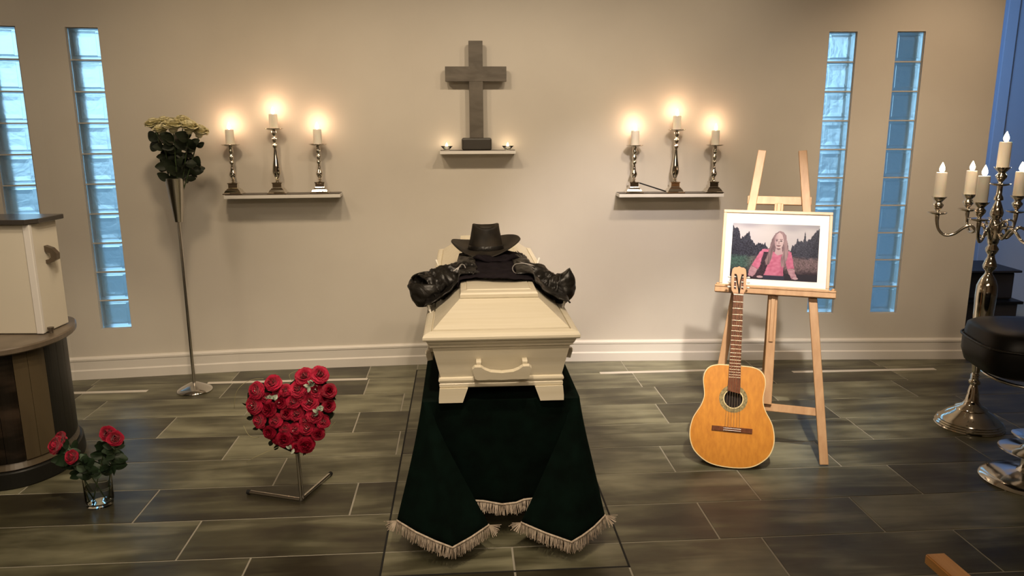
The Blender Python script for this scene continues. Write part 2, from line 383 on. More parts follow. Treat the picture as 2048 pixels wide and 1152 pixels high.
# baseboard with two beads
bm = B(); prof = [(0, 0), (.024, 0), (.024, .062), (.019, .068), (.017, .072), (.017, .128), (.021, .134), (.021, .146), (.012, .158), (0, .160)]
bxs = sorted(set([-4.25+.12*i for i in range(64) if -4.25+.12*i < 3.38]+[3.405]))
rings = [[bm.verts.new((x, wy(x)-d, z)) for d, z in prof] for x in bxs]
for a, b2 in zip(rings, rings[1:]):
    for i in range(len(prof)-1): bm.faces.new((a[i], b2[i], b2[i+1], a[i+1]))
bm.faces.new(rings[-1]); bm.faces.new(rings[0][::-1])
o = struct(obj('baseboard_back', bm, M['trim']))
bm = B(); prism(bm, [(d, z) for d, z in prof], 0, 1, lambda d, z, h: (3.385+d*1.0, 5.40+h*.2, z)); struct(obj('baseboard_right', bm, M['trim']))
# glass block columns
def block_mesh():
    bm = B(); s = .0925; d = .04
    # front face stepped: flat rim, then a pillowed panel
    lv = [(s, 0), (s-.004, -.004), (s-.016, -.004), (s-.024, .004), (s-.05, .000), (.0, -.002)]
    def ring(h, y): return [bm.verts.new((x, y, z)) for x, z in ((-h, -h), (h, -h), (h, h), (-h, h))]
    fr = [ring(h, -d+y) for h, y in lv[:-1]]; bk = [ring(h, d-y) for h, y in lv[:-1]]
    for rr in (fr, bk):
        for a, b2 in zip(rr, rr[1:]):
            for i in range(4): bm.faces.new((a[i], a[(i+1) % 4], b2[(i+1) % 4], b2[i]))
        bm.faces.new(rr[-1])
    for i in range(4): bm.faces.new((fr[0][i], fr[0][(i+1) % 4], bk[0][(i+1) % 4], bk[0][i]))
    bmesh.ops.recalc_face_normals(bm, faces=bm.faces[:])
    me = bpy.data.meshes.new('glass_block'); bm.to_mesh(me); bm.free(); me.materials.append(M['block']); return me
bmsh = block_mesh()
for wi, (a, b2) in enumerate(wins):
    xm = (a+b2)/2; ang = wang(xm); 
    bm = B(); hw = (b2-a)/2-.001
    for j in range(11):
        z = WB+.2*j; z0, z1 = max(WB+.001, z-.004), min(WTOP-.001, z+.004); box(bm, -hw, hw, .014, .115, z0, z1)
    for s in (-1, 1): box(bm, min(s*hw, s*(hw-.003)), max(s*hw, s*(hw-.003)), .014, .115, WB+.001, WTOP-.001)
    wn = struct(obj('window_%d' % (wi+1), bm, M['mortar'])); wn.location = (xm, wy(xm), 0); wn.rotation_euler = (0, 0, ang)
    for j in range(10):
        g = bpy.data.objects.new('glass_block', bmsh); C.objects.link(g); g.parent = wn; g.location = (0, .062, WB+.1+.2*j); g.scale = ((hw-.004)/.0925, 1, 1.025)
bx = B(); box(bx, -4.3, 7.3, -4.1, 8.1, HW, HW+.1); struct(obj('ceiling', bx, M['ceiling']))
bx = B(); box(bx, -4.35, -4.25, -4.1, 4.9, -.05, HW); struct(obj('wall_left', bx, M['wall']))
bx = B(); box(bx, -4.35, 7.3, -4.2, -4.0, -.05, HW); struct(obj('wall_rear', bx, M['rear']))
bx = B(); box(bx, 7.2, 7.3, -4.1, 8.1, -.05, HW); struct(obj('wall_right', bx, M['rear']))
bx = B(); box(bx, 3.2, 7.3, 7.3, 7.4, -.05, HW); struct(obj('wall_alcove', bx, M['alcove']))
bx = B(); box(bx, 3.12, 3.22, 5.56, 7.4, -.05, HW); struct(obj('wall_alcove_side', bx, M['alcove']))
bx = B(); box(bx, 4.555, 4.66, 7.24, 7.3, 0, HW, bev=.006); struct(obj('trim_5', bx, M['alcove']))
bx = B(); box(bx, -40, 60, 5.8, 90, -.4, -.3); struct(obj('ground', bx, M['ground']))
# dark cabinet in the alcove
cb = thing('cabinet', 'dark low cabinet in the blue alcove behind the tall candelabra', 'cabinet', (4.18, 6.6, 0))
bm = B(); box(bm, -.35, .22, -.25, .25, 0, .20, bev=.005); obj('body', bm, M['cab'], cb)
bm = B(); box(bm, -.38, .25, -.28, .28, .20, .225, bev=.005); obj('top', bm, M['black_leather'], cb)
bm = B(); box(bm, -.33, .2, -.2, .25, .225, .47, bev=.02); obj('upper_body', bm, M['cab'], cb)
bm = B(); box(bm, -.36, .23, -.24, .28, .47, .49, bev=.005); obj('upper_top', bm, M['cab'], cb)

# ------------------------------------------------------------------ wall shelves
def shelf(x0, x1, z1, depth, label):
    xm = (x0+x1)/2; ang = wang(xm); t = thing('wall_shelf', label, 'shelf', (xm, wy(xm), z1), ang, 'white wall shelves'); L_ = (x1-x0)/2
    bm = B(); box(bm, -L_, L_, -depth, .004, -.026, -.004, bev=.002); obj('board', bm, M['white'], t)
    bm = B(); box(bm, -L_+.004, L_-.004, -depth+.012, .002, -.004, 0); obj('top_plate', bm, M['shelf_top'], t, )
    return t, ang
sl_d = .165
def sx(px, py, Y): return PY(px, py, Y).x
Yl = wy(-1.6)-sl_d; Yc = wy(-.24)-.12; Yr = wy(1.13)-sl_d
shl, angl = shelf(sx(445, 390, Yl), sx(672, 390, Yl), PY(556, 389, Yl).z, sl_d, 'white wall shelf on the left holding three candlesticks')
shc, angc = shelf(sx(878, 300, Yc), sx(1030, 300, Yc), PY(954, 300.5, Yc).z, .12, 'small white wall shelf under the dark cross')
shr, angr = shelf(sx(1238, 387, Yr), sx(1448, 387, Yr), PY(1343, 387, Yr).z, sl_d, 'white wall shelf on the right with three candlesticks and a black stick')

def flame_parts(t, z, s=1.0, r=.012, h=.05):
    bm = B(); tube(bm, [(0, 0, z-.002), (.0015, 0, z+.010*s)], .0014, 6, 0); obj('wick', bm, M['wick'], t)
    bm = B(); prof = [(0, 0)]+[(r*s*math.sin(PI*min(1, (i/9)**.62))*(.98 if i < 9 else 0)+.0003, h*s*i/9) for i in range(1, 9)]+[(0, h*s)]
    lathe(bm, prof, 12, (0, 0, z+.006)); return obj('flame', bm, M['flame'], t, True)
def pillar(loc, r, h, label, group, s=1.0, name='pillar_candle', lamp=3.0):
    t = thing(name, label, 'candle', loc, 0, group)
    bm = B(); lathe(bm, [(r*.97, 0), (r, .003), (r*.985, h-.006), (r*.93, h), (r*.86, h-.001), (r*.6, h-.006), (0, h-.007)], 28); obj('wax_body', bm, M['wax'], t, True, 40)
    flame_parts(t, h-.006, s)
    d = bpy.data.lights.new('candle_light', 'POINT'); d.energy = lamp*.42; d.color = (1, .56, .33); d.shadow_soft_size = .012
    o = bpy.data.objects.new('candle_light', d); C.objects.link(o); o.parent = t; o.location = (0, 0, h+.045*s)
    return t
def sq_rings(bm, prof):
    rings = [[bm.verts.new((x*h, y*h, z)) for x, y in ((-1, -1), (1, -1), (1, 1), (-1, 1))] for h, z in prof]
    for a, b2 in zip(rings, rings[1:]):
        for i in range(4): bm.faces.new((a[i], a[(i+1) % 4], b2[(i+1) % 4], b2[i]))
    bm.faces.new(rings[0][::-1]); bm.faces.new(rings[-1])
def candlestick(h, tall, loc, ang, label, group):
    t = thing('candlestick', label, 'candlestick', loc, ang, group)
    bm = B(); k = .40
    sq_rings(bm, [(.062, 0), (.062, .006), (.056, .009), (.052, .014), (.046, .026), (.042, .030), (.038, .031), (.038, .036), (.032, .038), (.029, .044), (.029, .066), (.033, .070), (.033, .075), (.018, .079)])
    obj('base', bm, M['silver'], t)
    zt = h-.004
    if tall:
        pr = [(.012, .079), (.010, .088), (.016, .094), (.010, .10), (.018, .115), (.027, .135), (.029, .150), (.024, .19), (.016, .24), (.011, .29), (.010, .305), (.017, .312), (.018, .325), (.011, .333), (.010, .340), (.018, .352), (.020, .365), (.012, .378), (.010, .385), (.018, .395), (.020, .41), (.014, .422)]
        sc_ = (zt-.079)/(.425-.079)
    else:
        pr = [(.012, .079), (.008, .086), (.014, .091), (.008, .098), (.016, .108), (.024, .122), (.022, .134), (.014, .15), (.010, .17), (.008, .188), (.016, .196), (.016, .206), (.008, .214), (.016, .224), (.017, .238), (.009, .248), (.008, .255), (.018, .263), (.016, .276), (.012, .286), (.018, .300)]
        sc_ = (zt-.079)/(.303-.079)
    bm = B(); lathe(bm, [(r, .079+(z-.079)*sc_) for r, z in pr]+[(.014, zt)], 24); obj('stem', bm, M['silver'], t, True, 60)
    bm = B(); lathe(bm, [(.012, zt-.006), (.03, zt-.003), (.054, zt+.003), (.062, zt+.009), (.060, zt+.010), (.052, zt+.006), (.03, zt+.001), (.0, zt+.001)], 36); obj('drip_plate', bm, M['silver'], t, True)
    return t
zs = shl.location.z
# left shelf
def on_shelf(px, py, wfn, z, sd):
    # point on the shelf's mid line under the pixel
    Y = 5.2
    for _ in range(8):
        p = FLz(px, py, z, Y); Y = wy(p.x)-sd
    return Vector((p.x, Y, z))
def FLz(px, py, z, Y): p = PY(px, py, Y); p.z = z; return p
SH = [(468, 'left', 0), (556, 'left', 1), (641, 'left', 0), (1267, 'right', 0), (1348.5, 'right', 1), (1425.5, 'right', 0)]
names = ['leftmost', 'tall middle', 'rightmost']
topx = [462.5, 549, 637, 1268, 1352, 1426.5]
for i, (px, side, tall) in enumerate(SH):
    z = (shl if side == 'left' else shr).location.z; ang = angl if side == 'left' else angr
    p = on_shelf(px, 380, None, z+.02, .082); p.z = z+.0005
    h = .43 if tall else .325
    nm = ['short silver candlestick at the left end of the %s shelf', 'tall slender silver candlestick in the middle of the %s shelf', 'short silver candlestick at the right end of the %s shelf'][i % 3] % side
    candlestick(h, tall, p, ang, nm, 'silver candlesticks on wall shelves')
    pillar((p.x, p.y, p.z+h-.002), .0285, .10 if tall else .105, ['lit cream candle on the short candlestick at the left end of the %s shelf', 'lit cream candle on the tall middle candlestick of the %s shelf', 'lit cream candle on the short candlestick at the right end of the %s shelf'][i % 3] % side, 'lit candles on wall shelves', .95, lamp=2.3)
# black stick leaning on the right shelf
zr = shr.location.z
bm = B(); a = on_shelf(1279, 366, None, zr+.09, .10); a.z = PY(1279, 366, a.y).z; c = on_shelf(1334, 384, None, zr+.006, .10); c.z = zr+.006
c.y = wy(c.x)-.075
tube(bm, [a, c], .0045, 8, 0); tag(obj('lighter_stick', bm, M['gap'], None, True), 'thin black stick leaning between the first two candlesticks of the right shelf', 'stick')

# cross
zc = shc.location.z
cx = sx(953.5, 290, wy(-.24)-.06); yc = wy(-.24)-.062
ct = thing('cross', 'large dark stone cross standing on the small centre shelf', 'cross', (cx, yc, zc+.0005), angc)
Yx = yc-.02
zt0 = PY(953, 81.5, Yx).z-zc; za1 = PY(953, 133, Yx).z-zc; za0 = PY(953, 163, Yx).z-zc; zb = PY(953, 276, Yx).z-zc
bm = B(); box(bm, -.0475, .0475, -.02, .02, zb, zt0, bev=.0015); 
obj('upright', bm, M['stone'], ct)
bm = B(); box(bm, -.208, .208, -.0215, .0215, za0, za1, bev=.0015); obj('crossbar', bm, M['stone'], ct)
bm = B(); box(bm, -.104, .104, -.045, .045, 0, zb, bev=.012); obj('base_block', bm, M['stone_dark'], ct)
for px, lb in ((893.5, 'left'), (1015.5, 'right')):
    p = on_shelf(px, 296, None, zc+.01, .065); p.z = zc
    t = thing('tealight_holder', 'small glass tealight bowl %s of the cross on the centre shelf' % lb, 'candle holder', p, 0, 'tealight bowls beside the cross')
    bm = B(); lathe(bm, [(.018, 0), (.02, .002), (.026, .012), (.041, .026), (.0415, .028), (.039, .027), (.024, .013), (.016, .006), (0, .006)], 24); obj('glass_bowl', bm, M['glass'], t, True)
    k = thing('tealight', 'lit white tealight in the glass bowl %s of the cross' % lb, 'candle', p+Vector((0, 0, .0065)), 0, 'tealights beside the cross')
    bm = B(); lathe(bm, [(.0155, 0), (.0155, .013), (.0145, .0135), (.014, .011), (0, .011)], 20); obj('wax_body', bm, M['wax'], k, True, 40)
    flame_parts(k, .010, .55, .014)
    d = bpy.data.lights.new('tealight_light', 'POINT'); d.energy = .2; d.color = (1, .6, .34); d.shadow_soft_size = .008
    o = bpy.data.objects.new('tealight_light', d); C.objects.link(o); o.parent = k; o.location = (0, 0, .036)

# ------------------------------------------------------------------ bier with velvet cloth
CX, CV = uv(-.04, 2.832)
def CT(u, v): x, y = UV(CX+u, CV+v); return x, y      # coffin frame: u across, v away from the viewer
def coff(name, label, cat): 
    x, y = CT(0, 0); return thing(name, label, cat, (x, y, 0), YAW)
bi = coff('bier', 'dark steel bier hidden under the green velvet cloth below the coffin', 'bier')
ZB = .620
bm = B(); box(bm, -.285, .285, .13, 2.03, ZB-.05, ZB-.006, bev=.004); obj('platform', bm, M['bier'], bi)
for sxx in (-1, 1):
    for vv in (.19, 1.96):
        bm = B(); box(bm, sxx*.25-.02, sxx*.25+.02, vv-.02, vv+.02, 0, ZB-.05, bev=.003); obj('leg', bm, M['bier'], bi)
bm = B(); box(bm, -.3, .3, .5, 1.7, .10, .13, bev=.004); obj('lower_shelf', bm, M['bier'], bi)
cl = coff('velvet_pall', 'dark green velvet cloth with beige fringe draped over the bier', 'cloth')
# hem points (u, v, z) with matching top points, walked from the far left round the front to the far right
def hem_from_px(px, py, Y):
    p = PY(px, py, Y); a, b2 = uv(p.x, p.y); return Vector((a-CX, b2-CV, p.z))
hw_, v0_, v1_ = .325, .078, 2.08
oL = hem_from_px(794, 1040, 2.80); tL = hem_from_px(905, 1094, 2.66); iL = hem_from_px(978, 1049, 2.80)
oR = hem_from_px(1210, 1030, 2.84); tR = hem_from_px(1143, 1083, 2.70); iR = hem_from_px(1042, 1044, 2.83)
mLz = hem_from_px(1010, 1006, CT(0, .06)[1]+0.0).z
mid_z = mLz-.012
cols = []   # (top, bottom)
T = lambda u, v: Vector((u, v, ZB))
cols += [(T(-hw_, v1_), Vector((-hw_-.03, v1_+.02, .17))), (T(-hw_, 1.7), Vector((-hw_-.05, 1.75, .16))), (T(-hw_, 1.3), Vector((-hw_-.035, 1.32, .17))), (T(-hw_, .9), Vector((-hw_-.06, .93, .16))), (T(-hw_, .55), Vector((-hw_-.05, .6, .155))), (T(-hw_, .30), Vector((-hw_-.075, .38, .14))), (T(-hw_, .14), Vector((oL.x+.03, .16, .12)))]
iout = len(cols)
cols += [(T(-hw_, .095), oL), (T(-hw_+.004, v0_+.006), oL.lerp(tL, .35)+Vector((0, -.012, -.003))), (T(-hw_+.008, v0_), oL.lerp(tL, .7)+Vector((0, -.01, -.002))), (T(-hw_+.012, v0_), tL), (T(-hw_+.018, v0_), tL.lerp(iL, .5)+Vector((0, -.008, 0))), (T(-hw_+.024, v0_), iL)]
cols += [(T(-hw_+.035, v0_), Vector((iL.x-.10, v0_+.045, (iL.z+mid_z)/2-.01))), (T(-hw_+.05, v0_), Vector((iL.x-.13, v0_+.05, mid_z))), (T(-.2, v0_), Vector((iL.x-.02, v0_+.018, mid_z+.008))), (T(-.05, v0_), Vector((-.0, v0_+.004, mid_z-.003))), (T(.1, v0_), Vector((.06, v0_+.008, mid_z)))]
cols += [(T(.2, v0_), Vector((iR.x+.02, v0_+.018, mid_z+.008))), (T(hw_-.05, v0_), Vector((iR.x+.13, v0_+.05, mid_z))), (T(hw_-.035, v0_), Vector((iR.x+.10, v0_+.045, (iR.z+mid_z)/2-.01)))]
cols += [(T(hw_-.024, v0_), iR), (T(hw_-.018, v0_), tR.lerp(iR, .5)+Vector((0, -.008, 0))), (T(hw_-.012, v0_), tR), (T(hw_-.008, v0_), oR.lerp(tR, .7)+Vector((0, -.01, -.002))), (T(hw_-.004, v0_+.006), oR.lerp(tR, .35)+Vector((0, -.012, -.003))), (T(hw_, .095), oR)]
cols += [(T(hw_, .14), Vector((oR.x-.03, .16, .12))), (T(hw_, .30), Vector((hw_+.075, .38, .14))), (T(hw_, .55), Vector((hw_+.05, .6, .155))), (T(hw_, .9), Vector((hw_+.06, .93, .16))), (T(hw_, 1.3), Vector((hw_+.035, 1.32, .17))), (T(hw_, 1.7), Vector((hw_+.05, 1.75, .16))), (T(hw_, v1_), Vector((hw_+.03, v1_+.02, .17)))]
# subdivide between columns
fine = []
for (t0, b0), (t1, b1) in zip(cols, cols[1:]):
    n = max(1, int((b1-b0).length/.035))
    for i in range(n): fine.append((t0.lerp(t1, i/n), b0.lerp(b1, i/n)))
fine.append(cols[-1])
bm = B(); ROW = 22; grid = []
for (tp, bt) in fine:
    colv = []
    for j in range(ROW+1):
        s = j/ROW; p = tp.lerp(bt, s)
        # the cloth leaves the edge steeply and flares towards the hem
        h = Vector((bt.x-tp.x, bt.y-tp.y, 0)); p = Vector((tp.x, tp.y, 0))+h*(s**1.12)+Vector((0, 0, p.z))
        n_ = noise.noise(Vector((p.x*5, p.y*5, p.z*2.2)))*.006*math.sin(PI*min(1, s*1.1))
        p += Vector((n_, n_, 0)); colv.append(bm.verts.new(p))
    grid.append(colv)
for a, b2 in zip(grid, grid[1:]):
    for j in range(ROW): bm.faces.new((a[j], b2[j], b2[j+1], a[j+1]))
# top sheet lying on the bier
tops = [g[0] for g in grid]
ci = bm.verts.new((0, 1.0, ZB)); 
bm.faces.new(tops)
bm.verts.remove(ci)
o = obj('cloth', bm, M['velvet'], cl, True, 60)
md = o.modifiers.new('thickness', 'SOLIDIFY'); md.thickness = .004; md.offset = -1
# fringe: braid and hanging threads along the hem
bm = B(); bb = B()
hem = [g[1] for g in fine]
rf = random.Random(5)
cen = Vector((0, 1.0, 0))
pl = [hem[0]]; 
for p, q in zip(hem, hem[1:]):
    ln = (q-p).length; n = max(1, int(ln/.0026))
    dr = (q-p).normalized()
    for i in range(n):
        c = p.lerp(q, (i+rf.random())/n)
        drop = .052*rf.uniform(.8, 1.08)
        # threads hang roughly square to the hem, pulled downwards
        perp = Vector((0, 0, -1))-dr*(Vector((0, 0, -1)).dot(dr))
        if perp.length > .01: perp.normalize()
        d = (perp*.75+Vector((0, 0, -1))*.35).normalized()
        e = c+d*drop+Vector((rf.uniform(-.006, .006), rf.uniform(-.008, .004)-.004, 0)); e.z = max(e.z, .006)
        wd = dr*.0013; mid = c.lerp(e, .5)+Vector((rf.uniform(-.003, .003), rf.uniform(-.005, .001), 0))
        off = Vector((0, -.0032, 0))
        vv = [bm.verts.new(x) for x in (c-wd+off, c+wd+off, mid+wd+off, mid-wd+off, e+wd*.8+off, e-wd*.8+off)]
        bm.faces.new(vv[:4]); bm.faces.new((vv[3], vv[2], vv[4], vv[5]))
# tassel fans on the hem's outer folds
for c, sg in ((oL, -1), (oR, 1), (iL, 1), (iR, -1)):
    for i in range(11):
        a = R(-72+i*8+rf.uniform(-3, 3))
        ll = rf.uniform(.038, .054); e = c+Vector((sg*math.cos(a)*ll, -.012, math.sin(a)*ll)); e.z = max(e.z, .006); wv = Vector((-math.sin(a)*sg, 0, math.cos(a)))*.0014
        off = Vector((0, -.005, 0)); vv = [bm.verts.new(x) for x in (c-wv+off, c+wv+off, e+wv+off, e-wv+off)]; bm.faces.new(vv)
o = obj('fringe', bm, M['fringe'], cl); o['kind'] = 'stuff'
tube(bb, [h+Vector((0, -.004, -.001)) for h in hem], .0036, 6, 0, flat=1.4); obj('braid', bb, M['fringe'], cl, True)

# ------------------------------------------------------------------ coffin
LEN = 2.13
cf = coff('coffin', 'cream painted wooden coffin with hipped lid on the green draped bier', 'coffin')
Z0 = ZB+.003
def ringsbox(bm, levels):
    # levels: (half width, front v, back v, z)
    rr = [[bm.verts.new((x, v, z)) for x, v in ((-h, f), (h, f), (h, b2), (-h, b2))] for h, f, b2, z in levels]
    for a, b2 in zip(rr, rr[1:]):
        for i in range(4): bm.faces.new((a[i], a[(i+1) % 4], b2[(i+1) % 4], b2[i]))
    bm.faces.new(rr[0][::-1]); bm.faces.new(rr[-1])
def lvl(i, z, hw=.310): return (hw-i, i, LEN-i, z)
bm = B(); ringsbox(bm, [lvl(.066, .722), lvl(.034, .870), lvl(.034, .871)]); obj('box', bm, M['coffin'], cf)
bm = B(); ringsbox(bm, [lvl(.064, .684), lvl(.060, .688), lvl(.059, .700), lvl(.064, .706), lvl(.058, .710), lvl(.056, .717), lvl(.058, .725), lvl(.066, .730)]); obj('base_moulding', bm, M['coffin'], cf, False)
bm = B(); ringsbox(bm, [lvl(.035, .862), lvl(.025, .866), lvl(.025, .873), lvl(.019, .880), lvl(.015, .890), lvl(.012, .897)]); obj('cornice', bm, M['coffin'], cf)
PV = .215
bm = B(); ringsbox(bm, [lvl(.010, .895), lvl(.003, .897), lvl(0, .903), lvl(0, .912), lvl(.004, .920), lvl(.012, .925), lvl(.030, .930), lvl(.033, .930), lvl(.0345, .922), lvl(.038, .922), lvl(.040, .934), (.160, PV, LEN-PV, 1.022)]); obj('lid', bm, M['coffin'], cf)
bm = B(); ringsbox(bm, [(.158, PV-.002, LEN-PV+.002, 1.018), (.162, PV-.008, LEN-PV+.008, 1.022), (.162, PV-.008, LEN-PV+.008, 1.036), (.158, PV-.002, LEN-PV+.002, 1.043), (.140, PV+.03, LEN-PV-.03, 1.047), (.136, PV+.036, LEN-PV-.036, 1.044), (.132, PV+.04, LEN-PV-.04, 1.049)]); obj('lid_panel', bm, M['coffin'], cf)
def foot_bm(sx_, front):
    bm = B(); s = .056
    out = [(-.254, Z0), (-.254, Z0+.02), (-.25, .684), (-.136, .684), (-.158, Z0)]
    p = [(x*-sx_, z) for x, z in out]
    va, vb = (.052, .135) if front else (LEN-.135, LEN-.052)
    prism(bm, p, va, vb, lambda x, z, h: (x, h, z)); return bm
for f in (True, False):
    for s in (-1, 1): obj('foot', foot_bm(-s if s < 0 else -s, f), M['coffin'], cf)
def handle_bm():
    bm = B()
    top = [(-.118, .006), (-.108, .014), (-.084, .014), (-.068, .004), (-.045, -.004), (0, -.008), (.045, -.004), (.068, .004), (.084, .014), (.108, .014), (.118, .006)]
    bot = [(.108, -.026), (.098, -.031), (.06, -.031), (.055, -.030), (0, -.032), (-.055, -.030), (-.06, -.031), (-.098, -.031), (-.108, -.026)]
    prism(bm, top+bot, -.052, -.030, lambda x, z, h: (x, h, z))
    for s in (-1, 1): box(bm, s*.092-.011, s*.092+.011, -.034, .014, .004, .024, bev=.003)
    return bm
hb = obj('handle', handle_bm(), M['coffin'], cf); hb.location = (0, .057, .780); hb.scale = (1, 1, 1.3); hb.rotation_euler = (R(12), 0, 0)
def side_handle(s, v):
    o = hb.copy(); C.objects.link(o); o.parent = cf; o.scale = (1, 1, 1); o.location = (s*(.310-.052), v, .79); o.rotation_euler = (R(12), 0, R(90) if s > 0 else R(-90))
for s in (-1, 1):
    for v in (.32, 1.06, 1.80): side_handle(s, v)
pgb = B(); lathe(pgb, [(.004, -.012), (.0045, 0), (.0035, .004), (.0055, .012), (.0065, .034), (.004, .038)], 12)
pg = obj('lid_screw', pgb, M['peg'], cf, True, 50); pg.location = (-.292, .36, .925); pg.rotation_euler = (0, R(-18), 0)
for s, v in ((-1, .52), (-1, 1.5), (1, .40), (1, 1.1), (1, 1.52), (-1, 1.1)):
    o = pg.copy(); C.objects.link(o); o.parent = cf; o.location = (s*.292, v, .925); o.rotation_euler = (0, R(18*s), 0)

def lidz(u, v):
    a = abs(u); i = min(.310-a, 0 if False else 9, v, LEN-v)
    if a <= .162 and PV-.008 <= v <= LEN-PV+.008: return 1.049
    if a > .31: return .93-(a-.31)*2.2
    iu_ = (.310-a-.042)/(.268-.160); iv = min((v-.042), (LEN-v-.042))/(PV-.042)
    q = max(0, min(iu_, iv, 1)); return .934+q*.088
# ------------------------------------------------------------------ shirt and leather jacket over the lid
def drape(name, poly_fn, mt, parent, nu, nv, th, amp, fr, seed, mod_th=.006):
    bm = B(); g = []
    for i in range(nu+1):
        rw = []
        for j in range(nv+1):
            s, t_ = i/nu, j/nv; u, v, lift = poly_fn(s, t_)
            # average the support a little so that cloth bridges steps
            z = max(lidz(u, v), (lidz(u-.03, v)+lidz(u+.03, v)+lidz(u, v+.03)+lidz(u, v-.03))/4)
            nn = noise.noise(Vector((u*fr+seed, v*fr, seed)))+.5*noise.noise(Vector((u*fr*2.3+seed, v*fr*2.3, 4)))
            z += th+lift+max(-.3, nn)*amp+.3*amp
            rw.append(bm.verts.new((u, v, z)))
        g.append(rw)
    for a, b2 in zip(g, g[1:]):
        for j in range(nv): bm.faces.new((a[j], b2[j], b2[j+1], a[j+1]))
    o = obj(name, bm, mt, parent, True); md = o.modifiers.new('thickness', 'SOLIDIFY'); md.thickness = mod_th; md.offset = 1
    return o
def lerp(a, b, t): return a+(b-a)*t
shirt = coff('folded_shirt', 'black cotton shirt spread across the coffin lid under the hat', 'shirt')
def f_sh(s, t):
    u = lerp(-.17, .165, s); vf = .385+.02*math.sin(s*7)+.015*abs(s-.5); vb = .98
    return u, lerp(vf, vb, t), .02*t+.012*math.sin(PI*s)
drape('body', f_sh, M['shirt'], shirt, 40, 40, .004, .010, 16, 3)
bm = B()
# crumpled collar band below the hat
tube(bm, [(-.10, .80, 1.085), (-.07, .74, 1.10), (-.03, .71, 1.088), (.01, .70, 1.09), (.05, .72, 1.085), (.09, .74, 1.10), (.12, .80, 1.085)], lambda t: .010+.005*math.sin(9*t), 10, 6, flat=.8); obj('collar', bm, M['shirt'], shirt, True)
jk = coff('leather_jacket', 'black leather jacket with zips, sleeves hanging over both sides of the coffin', 'jacket')
def jside(s, k):
    def f(a, t):
        # a: from centre panel outwards, t: front to back
        au = lerp(.09, .312, a); vf = lerp(.47 if s < 0 else .44, .30, a)+(.02*math.sin(a*9)); vb = lerp(.95, .62, a**1.3)
        return s*au, lerp(vf, vb, t), .010+.012*math.sin(PI*t)+.01*a
    return f
for s, nm in ((-1, 'left_panel'), (1, 'right_panel')): drape('jacket_panel', jside(s, 0), M['leather'], jk, 34, 30, .012, .016, 13, 9+s)
# sleeves: wide crumpled leather tubes that hang past the lid edge, with dark openings
def sleeve(path, radii, seed, name='sleeve', end_open=True, mt=None, flat=.62):
    bm = B(); pts = smooth_path(path, 14); m_ = len(pts); rings = []; n = 40
    for i, p in enumerate(pts):
        t = (pts[min(i+1, m_-1)]-pts[max(i-1, 0)]).normalized(); s = t.cross(Vector((0, 0, 1))).normalized(); u = s.cross(t).normalized()
        q = i/(m_-1)*(len(radii)-1); k = min(int(q), len(radii)-2); rr = lerp(radii[k], radii[k+1], q-k)
        ring = []
        for j in range(n):
            a = 2*PI*j/n; d = s*math.cos(a)+u*math.sin(a)*flat
            i_ = i*6/14; nn = noise.noise(Vector((math.cos(a)*1.6+seed, math.sin(a)*1.6, i_*.30)))+.7*noise.noise(Vector((math.cos(a)*2.5+seed, math.sin(a)*2.5, i_*.9+a*.5)))+.3*abs(noise.noise(Vector((math.cos(a)*4+seed, math.sin(a)*4, i_*2.2))))
            ring.append(bm.verts.new(p+d*rr*(1+.30*nn)))
        rings.append(ring)
    for a, b2 in zip(rings, rings[1:]):
        for j in range(n): bm.faces.new((a[j], a[(j+1) % n], b2[(j+1) % n], b2[j]))
    bm.faces.new(rings[0][::-1])
    o = obj(name, bm, mt or M['leather'], jk, True); md = o.modifiers.new('thickness', 'SOLIDIFY'); md.thickness = .004; md.offset = -1
    return o
def cu(px, py, Y):
    p = PY(px, py, Y); a, b2 = uv(p.x, p.y); return Vector((a-CX, b2-CV, p.z))
sleeve([cu(945, 532, 3.42), cu(908, 550, 3.36), cu(878, 566, 3.31), cu(850, 580, 3.27)], [.035, .060, .074, .078], 2, flat=.86)
sleeve([cu(1035, 532, 3.48), cu(1070, 550, 3.42), cu(1100, 572, 3.38), cu(1126, 575, 3.35)], [.035, .060, .066, .064], 7, flat=.86)
# flared cuffs: hanging cup-like ends
def cuff(pts_px, Y, seed, back=.07):
    bm = B(); n = len(pts_px); front = [cu(x, y, Y) for x, y in pts_px]; c = sum(front, Vector())/n
    fr = [bm.verts.new(p) for p in front]; mid = [bm.verts.new(p.lerp(c, -.04)+Vector((0, back*.55, .0))) for p in front]; bk = [bm.verts.new(p.lerp(c, .12)+Vector((0, back, .0))) for p in front]
    inn = [bm.verts.new(p.lerp(c, .28)+Vector((0, -.012, 0))) for p in front]; cv = bm.verts.new(c+Vector((0, -.016, -.008)))
    for A, Bq in ((fr, mid), (mid, bk), (inn, fr)):
        for i in range(n): bm.faces.new((A[i], A[(i+1) % n], Bq[(i+1) % n], Bq[i]))
    for i in range(n): bm.faces.new((inn[i], inn[(i+1) % n], cv))
    bm.faces.new(bk)
    o = obj('sleeve_end', bm, M['leather'], jk, True); md = o.modifiers.new('round', 'SUBSURF'); md.levels = 2; md.render_levels = 2
    return o
